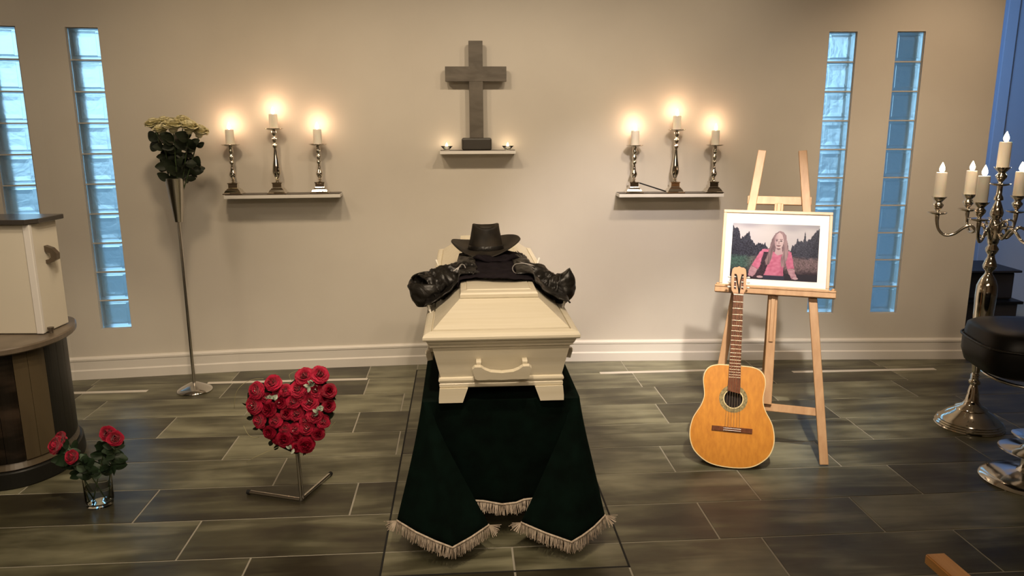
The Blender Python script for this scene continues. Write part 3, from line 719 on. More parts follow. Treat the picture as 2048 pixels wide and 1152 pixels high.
def bag(levels, seed, open_top=True, th=.004):
    # levels: left x, right x, y (reference measure), tilt of the ring and depth half-size in metres
    bm = B(); n = 44; rings = []; LV = smooth_path([(a, b, c) for a, b, c, _, _, _ in levels], 5); m_ = len(LV)
    for k, lv in enumerate(LV):
        q = k/(m_-1)*(len(levels)-1); i0 = min(int(q), len(levels)-2); f = q-i0
        tilt = lerp(levels[i0][3], levels[i0+1][3], f); dep = lerp(levels[i0][4], levels[i0+1][4], f); Y = lerp(levels[i0][5], levels[i0+1][5], f)
        a_, b_ = cu(lv.x, lv.z, Y), cu(lv.y, lv.z, Y); c = (a_+b_)/2; hx_ = (b_-a_).length/2; ring = []
        for j in range(n):
            t = 2*PI*j/n; nn = noise.noise(Vector((math.cos(t)*1.5+seed, math.sin(t)*1.5, k*.16)))+.6*noise.noise(Vector((math.cos(t)*3+seed, math.sin(t)*3, k*.4)))
            g = 1+.13*nn*(0 if (k == 0) else 1)
            ring.append(bm.verts.new(c+Vector((hx_*math.cos(t)*g, dep*math.sin(t)*g, tilt*math.cos(t)+.020*(-math.sin(t) if open_top and k < 3 else 0)*(-1)))))
        rings.append(ring)
    for a, b2 in zip(rings, rings[1:]):
        for j in range(n): bm.faces.new((a[j], a[(j+1) % n], b2[(j+1) % n], b2[j]))
    bm.faces.new(rings[-1])
    if not open_top: bm.faces.new(rings[0][::-1])
    o = obj('sleeve_end', bm, M['leather'], jk, True); md = o.modifiers.new('thickness', 'SOLIDIFY'); md.thickness = th; md.offset = -1; return o
bag([(822, 893, 555, .002, .050, 3.27), (817, 894, 568, .0, .062, 3.26), (820, 886, 582, 0, .06, 3.25), (825, 872, 598, 0, .045, 3.24), (833, 855, 612, 0, .022, 3.24)], 1)
bag([(1128, 1140, 541, .012, .02, 3.36), (1108, 1148, 553, .006, .045, 3.36), (1099, 1152, 570, 0, .055, 3.36), (1104, 1149, 588, 0, .05, 3.35), (1112, 1132, 605, 0, .022, 3.34)], 5, False)
# folded opening of the left sleeve, upper lip
# lapels
def slab_px(name, pts, Y0, Y1, th, mt):
    bm = B(); P = [cu(x, y, lerp(Y0, Y1, k)) for x, y, k in pts]; a = [bm.verts.new(p) for p in P]; b2 = [bm.verts.new(p+Vector((0, .006, -th))) for p in P]
    bm.faces.new(a); bm.faces.new(b2[::-1]); n = len(P)
    for i in range(n): bm.faces.new((a[i], a[(i+1) % n], b2[(i+1) % n], b2[i]))
    return obj(name, bm, mt, jk)
for nm, path in (('zip', [(1069, 532, 3.36), (1050, 527, 3.36), (1032, 528, 3.35), (1025, 536, 3.33), (1029, 545, 3.31), (1040, 550, 3.29), (1056, 562, 3.26), (1070, 561, 3.28)]), ('zip', [(906, 543, 3.27), (917, 535, 3.28), (922, 529, 3.30), (928, 530, 3.31), (931, 536, 3.29)]), ('zip', [(1040, 524, 3.42), (1052, 528, 3.40), (1064, 534, 3.38), (1068, 538, 3.37)]), ('zip', [(915, 541, 3.26), (918, 535, 3.27), (921, 531, 3.29)])):
    bm = B(); tube(bm, [cu(*q) for q in path], .0022, 6, 5); obj(nm, bm, M['zip'], jk, True)
sleeve([cu(925, 548, 3.30), cu(938, 545, 3.30), cu(950, 545, 3.31), cu(960, 546, 3.32)], [.012, .022, .022, .008], 11, 'pocket_fold', flat=.5)

# ------------------------------------------------------------------ hat
hx, hy = PY(972, 500, 3.80).x, 3.80
ht = thing('western_hat', 'worn black leather western hat resting upright on the shirt', 'hat', (hx, hy, 1.10), R(6))
bm = B(); n = 56; K = 9
def brim(a, q):
    # q 0 inner .. 1 outer
    ra = lerp(.088, .178, q); rb = lerp(.072, .15, q); x = ra*math.cos(a); y = rb*math.sin(a)
    c = abs(math.cos(a)); z = (.046*(q**1.3)*c**3.0 if math.cos(a) < 0 else .056*(q**1.2)*c**1.1)+(.03*q*max(0, math.sin(a)))-.02*q*max(0, -math.sin(a))**2
    return Vector((x, y, z))
g = [[bm.verts.new(brim(2*PI*i/n, k/K)) for i in range(n)] for k in range(K+1)]
for a, b2 in zip(g, g[1:]):
    for i in range(n): bm.faces.new((a[i], a[(i+1) % n], b2[(i+1) % n], b2[i]))
o = obj('brim', bm, M['hat'], ht, True); md = o.modifiers.new('t', 'SOLIDIFY'); md.thickness = .005
bm = B(); rings = []
for k in range(15):
    q = k/14; ring = []
    for i in range(n):
        a = 2*PI*i/n; ra = lerp(.091, .068, q**.9); rb = lerp(.075, .055, q)
        z = q*.122; x = ra*math.cos(a); y = rb*math.sin(a)
        # front pinch dents and raised left / right peaks of the crown
        z += q**4*(.012*abs(math.cos(a))**3-.010*max(0, -math.sin(a))**2); nn_ = noise.noise(Vector((math.cos(a)*1.7, math.sin(a)*1.7, q*1.5)))*.06; x *= 1+nn_; y *= 1+nn_
        x *= 1-.10*q*max(0, -math.sin(a))**4
        ring.append(bm.verts.new((x, y, z)))
    rings.append(ring)
for s_, zd in ((.9, .004), (.72, -.012), (.45, -.026), (.2, -.030)):
    base = rings[14]; rings.append([bm.verts.new((v.co.x*s_, v.co.y*s_, .122+zd+(v.co.z-.122)*s_)) for v in base])
for a, b2 in zip(rings, rings[1:]):
    for i in range(n): bm.faces.new((a[i], a[(i+1) % n], b2[(i+1) % n], b2[i]))
bm.faces.new(rings[-1]); obj('crown', bm, M['hat'], ht, True)
bm = B(); rr = [(1.015, .004), (1.03, .006), (1.03, .026), (1.005, .028)]
g = [[bm.verts.new((.091*s_*math.cos(2*PI*i/n)*(1-.06*z/.03), .075*s_*math.sin(2*PI*i/n)*(1-.06*z/.03), z)) for i in range(n)] for s_, z in rr]
for a, b2 in zip(g, g[1:]):
    for i in range(n): bm.faces.new((a[i], a[(i+1) % n], b2[(i+1) % n], b2[i]))
obj('hat_band', bm, M['leather'], ht, True)
bm = B(); q = lambda px, py, Y: ht.matrix_world
def hatloc(px, py, Y):
    p = PY(px, py, Y)-Vector((hx, hy, 1.10)); c, s = math.cos(-R(6)), math.sin(-R(6)); return Vector((p.x*c-p.y*s, p.x*s+p.y*c, p.z))
tube(bm, [hatloc(1031, 503, 3.72), hatloc(1038, 510, 3.68), (hatloc(1043, 516, 3.64))], .0016, 6, 4); tube(bm, [hatloc(1034, 502, 3.72), hatloc(1043, 509, 3.68), hatloc(1047, 515, 3.64)], .0016, 6, 4)
lathe(bm, [(0, -.008), (.006, -.004), (.006, .004), (0, .008)], 10, hatloc(1045, 517, 3.64)); obj('chin_cord', bm, M['gap'], ht, True)

# ------------------------------------------------------------------ easel, framed photograph
EY, EL = R(-18), R(18)
eo = FL(1652, 935); ex = Vector((math.cos(EY), math.sin(EY), 0)); org = eo+ex*(-.305)
# leaning frame: local x across, local z up the slope, local y to the back
ez_rot = Matrix.Translation(org) @ Matrix.Rotation(EY, 4, 'Z') @ Matrix.Rotation(-EL, 4, 'X')
es = thing('easel', 'light pine wooden easel holding the framed photograph', 'easel', (org.x, org.y, 0), EY)
LN = Matrix.Rotation(-EL, 4, 'X')
def ebar(name, p0, p1, w_, y0, y1, m_='pine', ends=0):
    bm = B(); d = Vector((p1[0]-p0[0], 0, p1[1]-p0[1])); d.normalize(); n_ = Vector((d.z, 0, -d.x))*(w_/2)
    P0, P1 = Vector((p0[0], 0, p0[1])), Vector((p1[0], 0, p1[1])); v = []
    for y in (y0, y1):
        v += [bm.verts.new(LN @ (q+Vector((0, y, 0)))) for q in (P0-n_, P0+n_, P1+n_, P1-n_)]
    for q in ((0, 1, 2, 3), (7, 6, 5, 4), (0, 4, 5, 1), (1, 5, 6, 2), (2, 6, 7, 3), (3, 7, 4, 0)): bm.faces.new([v[i] for i in q])
    bmesh.ops.bevel(bm, geom=bm.edges[:], offset=.0025, segments=1, affect='EDGES')
    return obj(name, bm, M[m_], es)
for s in (-1, 1): ebar('leg', (s*.296, .012), (s*.104, 1.668), .043, 0, .022)
# clipped slanting tops are cut as small wedges
ebar('upper_crossbar', (-.165, 1.394), (.165, 1.394), .046, .022, .040)
ebar('lower_crossbar', (-.27, .275), (.27, .275), .042, .022, .042)
ebar('mast', (0, .29), (0, 1.372), .046, -.002, .020)
ebar('mast_slide', (0, .62), (0, 1.372), .022, -.010, -.002)
ebar('tray', (-.305, .884), (.305, .884), .030, -.046, .0, 'pine')
ebar('tray_lip', (-.305, .903), (.305, .903), .012, -.050, -.040, 'pine')
for s in (-1, 1):
    bm = B(); lathe(bm, [(.008, 0), (.009, .012), (.006, .016)], 12, mtx=LN @ Matrix.Translation((s*.290, -.036, .904))); obj('tray_peg', bm, M['pine'], es, True)
    for z in (1.394,):
        bm = B(); lathe(bm, [(.007, 0), (.0075, .004), (.004, .007)], 12, mtx=LN @ Matrix.Translation((s*.128, .022, z)) @ Matrix.Rotation(R(90), 4, 'X')); obj('bolt', bm, M['silver'], es, True)
bm = B(); topb = LN @ Vector((0, .045, 1.36)); botb = Vector((0, topb.y+.42, .012))
dd = (botb-topb); tube(bm, [topb, botb], .02, 4, 0); obj('rear_leg', bm, M['pine'], es)
# framed photo, resting on the tray
fw_, fh_ = .555, .425
fo = thing('framed_photo', 'pine-framed photograph of a long-haired man in a pink shirt, on the easel', 'picture', tuple(Vector((org.x, org.y, 0))+Matrix.Rotation(EY, 4, 'Z').to_3x3() @ (LN.to_3x3() @ Vector((-.006, -.030, .9005)))), EY)
def fl_obj(name, bm, mt):
    o = obj(name, bm, mt, fo); return o
def lbox(x0, x1, y0, y1, z0, z1, bev=0):
    bm = B(); box(bm, x0, x1, y0, y1, z0, z1, LN, bev); return bm
W2 = fw_/2; tfr = .017
fl_obj('frame_rail', lbox(-W2, W2, 0, .024, 0, tfr, .003), M['frame']); fl_obj('frame_rail', lbox(-W2, W2, 0, .024, fh_-tfr, fh_, .003), M['frame'])
fl_obj('frame_rail', lbox(-W2, -W2+tfr, 0, .024, tfr, fh_-tfr, .003), M['frame']); fl_obj('frame_rail', lbox(W2-tfr, W2, 0, .024, tfr, fh_-tfr, .003), M['frame'])
fl_obj('mat_board', lbox(-W2+tfr-.002, W2-tfr+.002, .008, .014, tfr-.002, fh_-tfr+.002), M['mat'])
fl_obj('backing', lbox(-W2+.01, W2-.01, .015, .022, .01, fh_-.01), M['frame'])
# the print: a fine grid of coloured cells on a thin sheet
GX, GY = 250, 172
pw = .442; ph = .302; px0 = -W2+.052; pz0 = .050
def h2(x, y): return noise.noise(Vector((x, y, 3.3)))
def sm(a, b2, x): t = max(0, min(1, (x-a)/(b2-a))); return t*t*(3-2*t)
def mixc(a, b2, t): return tuple(p*(1-t)+q*t for p, q in zip(a, b2))
def ell(x, y, cx, cy, rx, ry): return ((x-cx)/rx)**2+((y-cy)/ry)**2
def inpoly(x, y, P):
    c = False; n = len(P); j = n-1
    for i in range(n):
        if (P[i][1] > y) != (P[j][1] > y) and x < (P[j][0]-P[i][0])*(y-P[i][1])/(P[j][1]-P[i][1])+P[i][0]: c = not c
        j = i
    return c
def pl_(x, P):
    for (a, b2), (c, d) in zip(P, P[1:]):
        if x <= c: return b2+(d-b2)*(x-a)/(c-a)
    return P[-1][1]
treesL = [(0, .03), (.03, .10), (.05, .06), (.08, .13), (.11, .28), (.15, .20), (.2, .14), (.22, .26), (.25, .33), (.28, .38), (.31, .34), (.35, .36), (.38, .34), (.41, .40), (.45, .45), (.6, .5), (.68, .45), (.71, .36), (.74, .33), (.76, .24), (.775, .3), (.80, .27), (.82, .30), (.842, .10), (.855, .28), (.88, .26), (.91, .22), (.95, .12), (1.0, .05)]
HAIR = [(.548, .115), (.50, .17), (.465, .27), (.445, .40), (.43, .52), (.40, .66), (.415, .74), (.45, .72), (.475, .60), (.49, .47), (.50, .30), (.60, .30), (.605, .45), (.585, .58), (.58, .68), (.60, .78), (.63, .72), (.655, .6), (.665, .46), (.645, .32), (.625, .19), (.59, .13)]
SHIRT = [(.37, .455), (.33, .52), (.28, .66), (.245, .75), (.32, .82), (.36, .74), (.40, .66), (.395, .93), (.62, .94), (.615, .80), (.635, .66), (.655, .79), (.735, .78), (.715, .62), (.695, .50), (.64, .45), (.56, .52), (.50, .50), (.45, .45)]
ARML = [(.245, .76), (.22, .84), (.215, .94), (.27, .96), (.30, .90), (.315, .82)]
ARMR = [(.655, .79), (.735, .79), (.76, .90), (.785, .97), (.72, .97), (.68, .88)]
VEST = [(.385, .46), (.43, .46), (.46, .60), (.40, .90), (.33, .97), (.27, .97), (.34, .80)]
def ink(x, y):
    j1 = h2(x*26, y*26); j2 = h2(x*75, y*75)
    x_, y_ = x+.006*j1, y+.008*j2
    sky = mixc((.55, .54, .60), (.86, .82, .86), sm(0, .22, y+.07*h2(x*5, y*9)+.05)); sky = mixc(sky, (.93, .89, .9), sm(.25, .0, abs(x-.45))*.6)
    c = sky
    tl = pl_(x_, treesL)+.045*noise.noise(Vector((x*55, 0, 1)))+.03*abs(noise.noise(Vector((x*130, y*20, 2))))
    if y_ > tl: c = mixc((.015, .015, .045), (.13, .14, .20), max(0, min(1, .35+.8*j2+.3*sm(.62, .8, x)*sm(.95, .8, x))))
    if y > .56+.03*j1:
        g = mixc((.10, .19, .17), (.30, .22, .24), sm(.12, .4, x)); g = mixc(g, (.06, .035, .06), sm(.74, .92, y+.06*j1))
        c = mixc(c, tuple(q*(1+.7*j2) for q in g), sm(.55, .63, y+.03*j1))
    if x > .3 and y > .88: c = (.05, .04, .07)
    if inpoly(x_, y_, VEST): c = mixc((.06, .03, .06), (.13, .07, .11), .5+j2)
    if inpoly(x_, y_, SHIRT): c = mixc((.80, .26, .42), (.93, .36, .54), .5+j1); c = mixc(c, (.60, .18, .32), sm(.56, .60, x)*sm(.7, .60, x)*.5)
    if inpoly(x_, y_, VEST) and x < .43 and y > .5: c = mixc((.06, .03, .06), (.13, .07, .11), .5+j2)
    if inpoly(x_, y_, ARML) or inpoly(x_, y_, ARMR): c = mixc((.78, .50, .58), (.62, .36, .45), .5+j1)
    if y > .92 and .39 < x < .63: c = (.07, .07, .13)
    if ell(x, y, .548, .42, .060, .13) < 1: c = mixc((.22, .14, .17), (.40, .27, .31), .5+j1)
    if inpoly(x_, y_, HAIR):
        c = mixc((.28, .19, .22), (.62, .45, .48), max(0, min(1, .45+.9*h2(x*90, y*8)+.35*sm(.55, .64, x)-.2*sm(.55, .46, x))))
    if inpoly(x, y, [(.515, .42), (.585, .42), (.60, .53), (.54, .56), (.505, .52)]): c = (.80, .62, .66)
    if ell(x, y, .548, .305, .050, .155) < 1: 
        c = mixc((.90, .72, .74), (.66, .45, .50), sm(.55, .49, x))
        if y > .425 and ell(x, y, .545, .445, .026, .036) < 1: c = (.40, .26, .30)
    if ell(x, y, .522, .295, .013, .010) < 1 or ell(x, y, .572, .300, .013, .010) < 1: c = (.12, .07, .10)
    if (abs(x-.522) < .018 or abs(x-.572) < .018) and abs(y-.272) < .007: c = (.32, .20, .24)
    if abs(x-.549-.01*(y-.3)) < .006 and .30 < y < .36: c = (.60, .42, .46)
    if ell(x, y, .546, .382, .028, .009) < 1: c = (.30, .18, .22)
    if ell(x, y, .546, .400, .016, .006) < 1: c = (.55, .25, .30)
    if ell(x, y, .35, .955, .036, .02) < 1 or ell(x, y, .755, .955, .03, .022) < 1: c = (.82, .60, .66)
    return tuple(max(0.002, min(.95, .52*max(0, q)**1.25)) for q in c)
vs = []; fs = []; cols_ = []
for j in range(GY+1):
    for i in range(GX+1):
        vs.append(LN @ Vector((px0+pw*i/GX, .0065, pz0+ph*(1-j/GY)))); cols_.append(ink(i/GX, j/GY))
for j in range(GY):
    for i in range(GX):
        a = j*(GX+1)+i; fs.append((a, a+GX+1, a+GX+2, a+1))
me = bpy.data.meshes.new('photo_print'); me.from_pydata(vs, [], fs); ca = me.color_attributes.new('print_ink', 'FLOAT_COLOR', 'POINT')
buf = []
for c in cols_: buf += [c[0], c[1], c[2], 1]
ca.data.foreach_set('color', buf)
link('photo_print', me, M['print'], fo)

# ------------------------------------------------------------------ guitar leaning on the easel tray
GL, GYW = R(20), R(-12)
go = FL(1463, 940); gt = thing('guitar', 'amber acoustic guitar with dark fretboard leaning against the easel', 'guitar', (go.x, go.y, 0), GYW)
GM = Matrix.Rotation(-GL, 4, 'X') @ Matrix.Translation((-.008, 0, .008)) @ Matrix.Rotation(R(1.1), 4, 'Y')
half = [(0.0, .002), (.045, .004), (.085, .010), (.120, .022), (.155, .045), (.185, .075), (.203, .112), (.2105, .15), (.209, .190), (.199, .235), (.184, .266), (.164, .300), (.151, .335), (.147, .365), (.151, .400), (.156, .435), (.153, .470), (.140, .497), (.118, .515), (.085, .524), (.045, .526), (0, .526)]
sp_ = smooth_path([(x, 0, z) for x, z in half], 3)
outl = [(p.x, p.z) for p in sp_] + [(-p.x, p.z) for p in sp_[::-1][1:-1]]
def gbody(bm, sc_, y0, y1, hole=None):
    prism(bm, [(x*sc_, .264+(z-.264)*sc_) for x, z in outl], y0, y1, lambda x, z, h: GM @ Vector((x, h, z)))
def gpart(name, bm, mt, sm_=False, ang=None): return obj(name, bm, M[mt], gt, sm_, ang)
# soundboard with a real hole
bm = B(); HZ = .352; HR = .046
n = len(outl); ov = [bm.verts.new(GM @ Vector((x*.982, -.003, .264+(z-.264)*.985))) for x, z in outl]
iv = []
for x, z in outl:
    a = math.atan2(z-HZ, x); iv.append(bm.verts.new(GM @ Vector((HR*math.cos(a), -.003, HZ+HR*math.sin(a)))))
ivd = [bm.verts.new(v.co+(GM.to_3x3() @ Vector((0, .005, 0)))) for v in iv]
for i in range(n):
    bm.faces.new((ov[i], ov[(i+1) % n], iv[(i+1) % n], iv[i])); bm.faces.new((iv[i], iv[(i+1) % n], ivd[(i+1) % n], ivd[i]))
gpart('soundboard', bm, 'guitar_top')
bm = B()
a = [bm.verts.new(GM @ Vector((x, 0, z))) for x, z in outl]; b2 = [bm.verts.new(GM @ Vector((x, .098, z))) for x, z in outl]
for i in range(n): bm.faces.new((a[i], a[(i+1) % n], b2[(i+1) % n], b2[i]))
bm.faces.new(b2); gpart('side_and_back', bm, 'guitar_side', True, 40)
bm = B(); gbody(bm, .97, .02, .022); gpart('interior', bm, 'hole')
bm = B(); r1 = [bm.verts.new(GM @ Vector((x, -.0034, z))) for x, z in outl]; r2 = [bm.verts.new(GM @ Vector((x*.978, -.0034, .264+(z-.264)*.982))) for x, z in outl]; r3 = [bm.verts.new(GM @ Vector((x*1.001, .004, z))) for x, z in outl]
for i in range(n):
    bm.faces.new((r1[i], r1[(i+1) % n], r2[(i+1) % n], r2[i])); bm.faces.new((r1[i], r1[(i+1) % n], r3[(i+1) % n], r3[i]))
gpart('binding', bm, 'binding')
def annulus(r0, r1_, y, mt, name):
    bm = B(); k = 48; q = [[bm.verts.new(GM @ Vector((rr*math.cos(2*PI*i/k), yy, HZ+rr*math.sin(2*PI*i/k)))) for i in range(k)] for rr, yy in ((r0, -.0032), (r0, y), (r1_, y), (r1_, -.0032))]
    for u, v in zip(q, q[1:]):
        for i in range(k): bm.faces.new((u[i], u[(i+1) % k], v[(i+1) % k], v[i]))
    gpart(name, bm, mt)
annulus(.0455, .050, -.0042, 'binding', 'rosette_inner_ring'); annulus(.050, .066, -.0038, 'rosette', 'rosette'); annulus(.066, .0705, -.0042, 'rosette', 'rosette_outer_ring')
def gb_(x0, x1, y0, y1, z0, z1, bev=0, tw=0):
    bm = B(); box(bm, x0, x1, y0, y1, z0, z1, GM @ Matrix.Translation((0, 0, 0)), bev); return bm
# neck and fretboard (tapering)
def gtaper(name, w0, z0, w1, z1, y0, y1, mt, slant=0):
    bm = B(); v = [bm.verts.new(GM @ Vector(p)) for p in ((-w0, y0, z0), (w0, y0, z0-slant), (w1, y0, z1), (-w1, y0, z1), (-w0, y1, z0), (w0, y1, z0-slant), (w1, y1, z1), (-w1, y1, z1))]
    for q in ((0, 1, 2, 3), (7, 6, 5, 4), (0, 4, 5, 1), (1, 5, 6, 2), (2, 6, 7, 3), (3, 7, 4, 0)): bm.faces.new([v[i] for i in q])
    return gpart(name, bm, mt)
gtaper('fretboard', .031, .392, .0245, .892, -.0115, -.0035, 'rosewood', .012)
gtaper('neck', .028, .50, .0235, .905, -.0036, .018, 'guitar_side')
gb_n = gb_(-.0245, .0245, -.015, -.004, .892, .897, .0008); gpart('nut', gb_n, 'pearl')
scale_ = .645; nutz = .892
for k in range(1, 20):
    z = nutz-scale_*(1-2**(-k/12)); 
    if z < .40: break
    wd = lerp(.0245, .031, (nutz-z)/.5); gpart('fret', gb_(-wd, wd, -.0128, -.0115, z-.0009, z+.0009), 'fret')
# headstock: rounded slotted head, tipped back slightly
HM = GM @ Matrix.Translation((0, -.004, .897)) @ Matrix.Rotation(R(-9), 4, 'X')
def slotted():
    bm = B(); ow = [(-.024, 0), (-.035, .022), (-.038, .06), (-.037, .118), (-.034, .140), (-.024, .149), (-.010, .150), (0, .156), (.010, .150), (.024, .149), (.034, .140), (.037, .118), (.038, .06), (.035, .022), (.024, 0)]
    # three strips of wood around two slots
    f = lambda x, z, h: HM @ Vector((x, h, z))
    prism(bm, [(-.024, 0), (-.035, .022), (-.038, .06), (-.0375, .112), (-.024, .112), (-.024, .028), (-.015, .0)], 0, .016, f)
    prism(bm, [(-a, b3) for a, b3 in [(-.024, 0), (-.035, .022), (-.038, .06), (-.0375, .112), (-.024, .112), (-.024, .028), (-.015, .0)]], 0, .016, f)
    prism(bm, [(-.015, 0), (-.024, .028), (-.0125, .028), (-.0125, .112), (.0125, .112), (.0125, .028), (.024, .028), (.015, 0)], 0, .016, f)
    prism(bm, [(-.0375, .112), (-.034, .140), (-.024, .149), (-.010, .150), (0, .156), (.010, .150), (.024, .149), (.034, .140), (.0375, .112)], 0, .016, f)
    return bm
gpart('headstock', slotted(), 'head')
for s in (-1, 1):
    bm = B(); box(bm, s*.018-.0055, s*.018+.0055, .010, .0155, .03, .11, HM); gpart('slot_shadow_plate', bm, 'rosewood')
    for z in (.042, .070, .098):
        bm = B(); tube(bm, [HM @ Vector((s*.0125, .005, z)), HM @ Vector((s*.024, .005, z))], .0035, 8, 0); gpart('string_roller', bm, 'pearl', True)
        bm = B(); tube(bm, [HM @ Vector((s*.038, .008, z)), HM @ Vector((s*.046, .008, z))], .002, 6, 0)
        lathe(bm, [(0, -.005), (.006, -.004), (.0075, 0), (.006, .004), (0, .005)], 10, HM @ Vector((s*.050, .008, z))); gpart('tuning_peg', bm, 'pearl', True)
# dark cord looped through the slots
bm = B(); tube(bm, [HM @ Vector(p) for p in ((-.018, .004, .108), (-.012, -.005, .100), (-.006, -.006, .06), (.002, -.006, .02), (.003, -.006, .004), (.006, -.006, .03), (.008, -.006, .07), (.014, -.004, .098), (.018, .004, .108))], .0028, 6, 4); gpart('carrying_cord', bm, 'gap', True)
# bridge
bm = B(); prism(bm, [(-.100, -.011), (.100, -.011), (.100, .012), (-.100, .012)], -.0110, -.0032, lambda x, z, h: GM @ Vector((x, h, .196+z))); gpart('bridge', bm, 'rosewood')
gpart('bridge_block', gb_(-.045, .045, -.0155, -.010, .187, .205, .001), 'rosewood'); gpart('saddle', gb_(-.044, .044, -.0175, -.0150, .199, .2018), 'pearl'); gpart('tie_strip', gb_(-.044, .044, -.0165, -.0150, .189, .1915), 'pearl')
for k in range(6):
    x0 = -.036+.0144*k; x1 = -.019+.0076*k
    bm = B(); tube(bm, [GM @ Vector((x0, -.0178, .2004)), GM @ Vector((x1, -.0158, .896))], .0005, 4, 0); gpart('string', bm, 'fret')

# ------------------------------------------------------------------ roses
def petal(bm, mtx, w_, h, cup, curl, nu=4, nv=6, tip=.10, bulge=0):
    g = []
    for j in range(nv+1):
        t = j/nv; wid = w_*(.35+.65*math.sin(min(1, t*1.25)*PI/2))*(1 if t < .75 else math.sqrt(max(0, 1-((t-.75)/.30)**2)))
        row = []
        for i in range(nu+1):
            s = i/nu*2-1; x = s*wid; d = cup*(s*s)*wid-curl*max(0, t-.6)**2*h*3.0-bulge*h*math.sin(PI*t)
            row.append(bm.verts.new(mtx @ Vector((x, d, h*t+tip*h*(1-s*s)*max(0, t-.7)-curl*.5*h*max(0, t-.8)))))
        g.append(row)
    for a, b2 in zip(g, g[1:]):
        for i in range(nu): bm.faces.new((a[i], a[i+1], b2[i+1], b2[i]))
def rose_mesh(name, mt, seed, globe=False):
    r_ = random.Random(seed); bm = B()
    if globe: layers = [(3, .006, .044, 0, .0), (4, .009, .045, 5, .2), (5, .012, .045, 11, .5), (5, .015, .044, 19, .8), (6, .018, .041, 29, 1.0), (6, .020, .036, 42, .9)]
    else: layers = [(3, .006, .040, -4, .0), (4, .012, .040, 2, .3), (4, .019, .038, 8, .8), (5, .026, .036, 16, 1.2), (5, .033, .034, 28, 1.4), (6, .040, .031, 46, 1.2)]
    for k, (n_, rad, h, tilt, curl) in enumerate(layers):
        for i in range(n_):
            a = 2*PI*(i+r_.uniform(-.14, .14))/n_+k*1.1
            mt_ = Matrix.Rotation(a, 4, 'Z') @ Matrix.Translation((0, -rad*(.55 if globe else .66), .010-(0 if globe else .0035*k))) @ Matrix.Rotation(R(tilt+r_.uniform(-4, 4)), 4, 'X') @ Matrix.Translation((0, 0, -.012))
            petal(bm, mt_, (.013+rad*(1.0 if globe else .66))*r_.uniform(.92, 1.1), h*r_.uniform(.92, 1.06), (.8, .75, .65, .55, .45, .35)[k], curl, bulge=.16 if globe else .03)
    lathe(bm, [(0, -.012), (.012, -.006), (.016, .004), (.010, .012), (0, .016)], 10)
    me = bpy.data.meshes.new(name); bm.to_mesh(me); bm.free(); me.materials.append(mt)
    for p in me.polygons: p.use_smooth = True
    return me
RM = [rose_mesh('rose_blossom', M['red'], 1), rose_mesh('rose_blossom', M['red_dark'], 2), rose_mesh('rose_blossom', M['red'], 3)]
RC = [rose_mesh('cream_blossom', M['cream'], 4, True), rose_mesh('cream_blossom', M['cream'], 5, True)]
RG = [rose_mesh('rose_blossom', M['red'], 6, True), rose_mesh('rose_blossom', M['red'], 8, True)]
def leaf_mesh(name, mt, l=.06, w_=.022, fold=.3, droop=.25):
    bm = B(); g = []
    for j in range(8):
        t = j/7; wd = w_*math.sin(PI*min(1, t*.94+.03))**.8
        g.append([bm.verts.new((s*wd, l*t, -droop*l*t*t+abs(s)*fold*wd)) for s in (-1, -.5, 0, .5, 1)])
    for a, b2 in zip(g, g[1:]):
        for i in range(4): bm.faces.new((a[i], a[i+1], b2[i+1], b2[i]))
    me = bpy.data.meshes.new(name); bm.to_mesh(me); bm.free(); me.materials.append(mt)
    for p in me.polygons: p.use_smooth = True
    return me
LF = [leaf_mesh('leaf', M['leaf']), leaf_mesh('leaf', M['leaf'], .05, .02), leaf_mesh('leaf', M['leaf_light'], .045, .018)]
LD = [leaf_mesh('leaf', M['leaf_dark'], .085, .032), leaf_mesh('leaf', M['leaf_dark'], .07, .026)]
def place(name, me, parent, loc, dir_, roll=0, s=1.0, axis='Z'):
    o = bpy.data.objects.new(name, me); C.objects.link(o)
    if parent: o.parent = parent
    q = Vector(dir_).to_track_quat(axis, 'X' if axis == 'Y' else 'Y'); mt_ = q.to_matrix().to_4x4() @ Matrix.Rotation(roll, 4, axis)
    o.matrix_local = Matrix.Translation(loc) @ mt_ @ Matrix.Scale(s, 4)
    return o
# heart arrangement
hs_base = FL(602, 1004)
hst = thing('heart_stand', 'bent chrome tube stand under the red rose heart', 'flower stand', (hs_base.x, hs_base.y, 0))
def HL(px, py, Y): return PY(px, py, Y)-Vector((hs_base.x, hs_base.y, 0))
a = FL(500, 984, .012)-Vector((hs_base.x, hs_base.y, 0)); c = FL(659, 949, .012)-Vector((hs_base.x, hs_base.y, 0))
bm = B(); mid = Vector((0, 0, .012)); tube(bm, [a, mid+(a-mid).normalized()*.035, mid+Vector((-.004, .006, 0)), mid+(c-mid).normalized()*.035, c], .0095, 12, 6); obj('foot_tube', bm, M['nickel_worn'], hst, True, 60)
for p, d_ in ((a, a-mid), (c, c-mid)):
    bm = B(); dn_ = d_.normalized(); tube(bm, [p-dn_*.002, p+dn_*.014], .011, 12, 0); obj('end_cap', bm, M['gap'], hst, True, 50)
bm = B(); tube(bm, [(0, .004, .014), (-.008, .004, .40)], .0075, 12, 0); obj('pole', bm, M['nickel_worn'], hst, True, 50)
bm = B(); tube(bm, [(.012, .008, .014), (.0, .008, .28)], .004, 10, 0); obj('support_rod', bm, M['nickel_worn'], hst, True, 50)
hb_ = PY(585, 825, hs_base.y-.01)
hrt = thing('rose_heart', 'heart-shaped arrangement of red roses on the chrome stand', 'flower arrangement', (hb_.x, hb_.y, hb_.z))
def hp(cx, cy, dy=0): return PY(470+cx/5.235, 710+cy/5.235, hb_.y+dy)-hb_
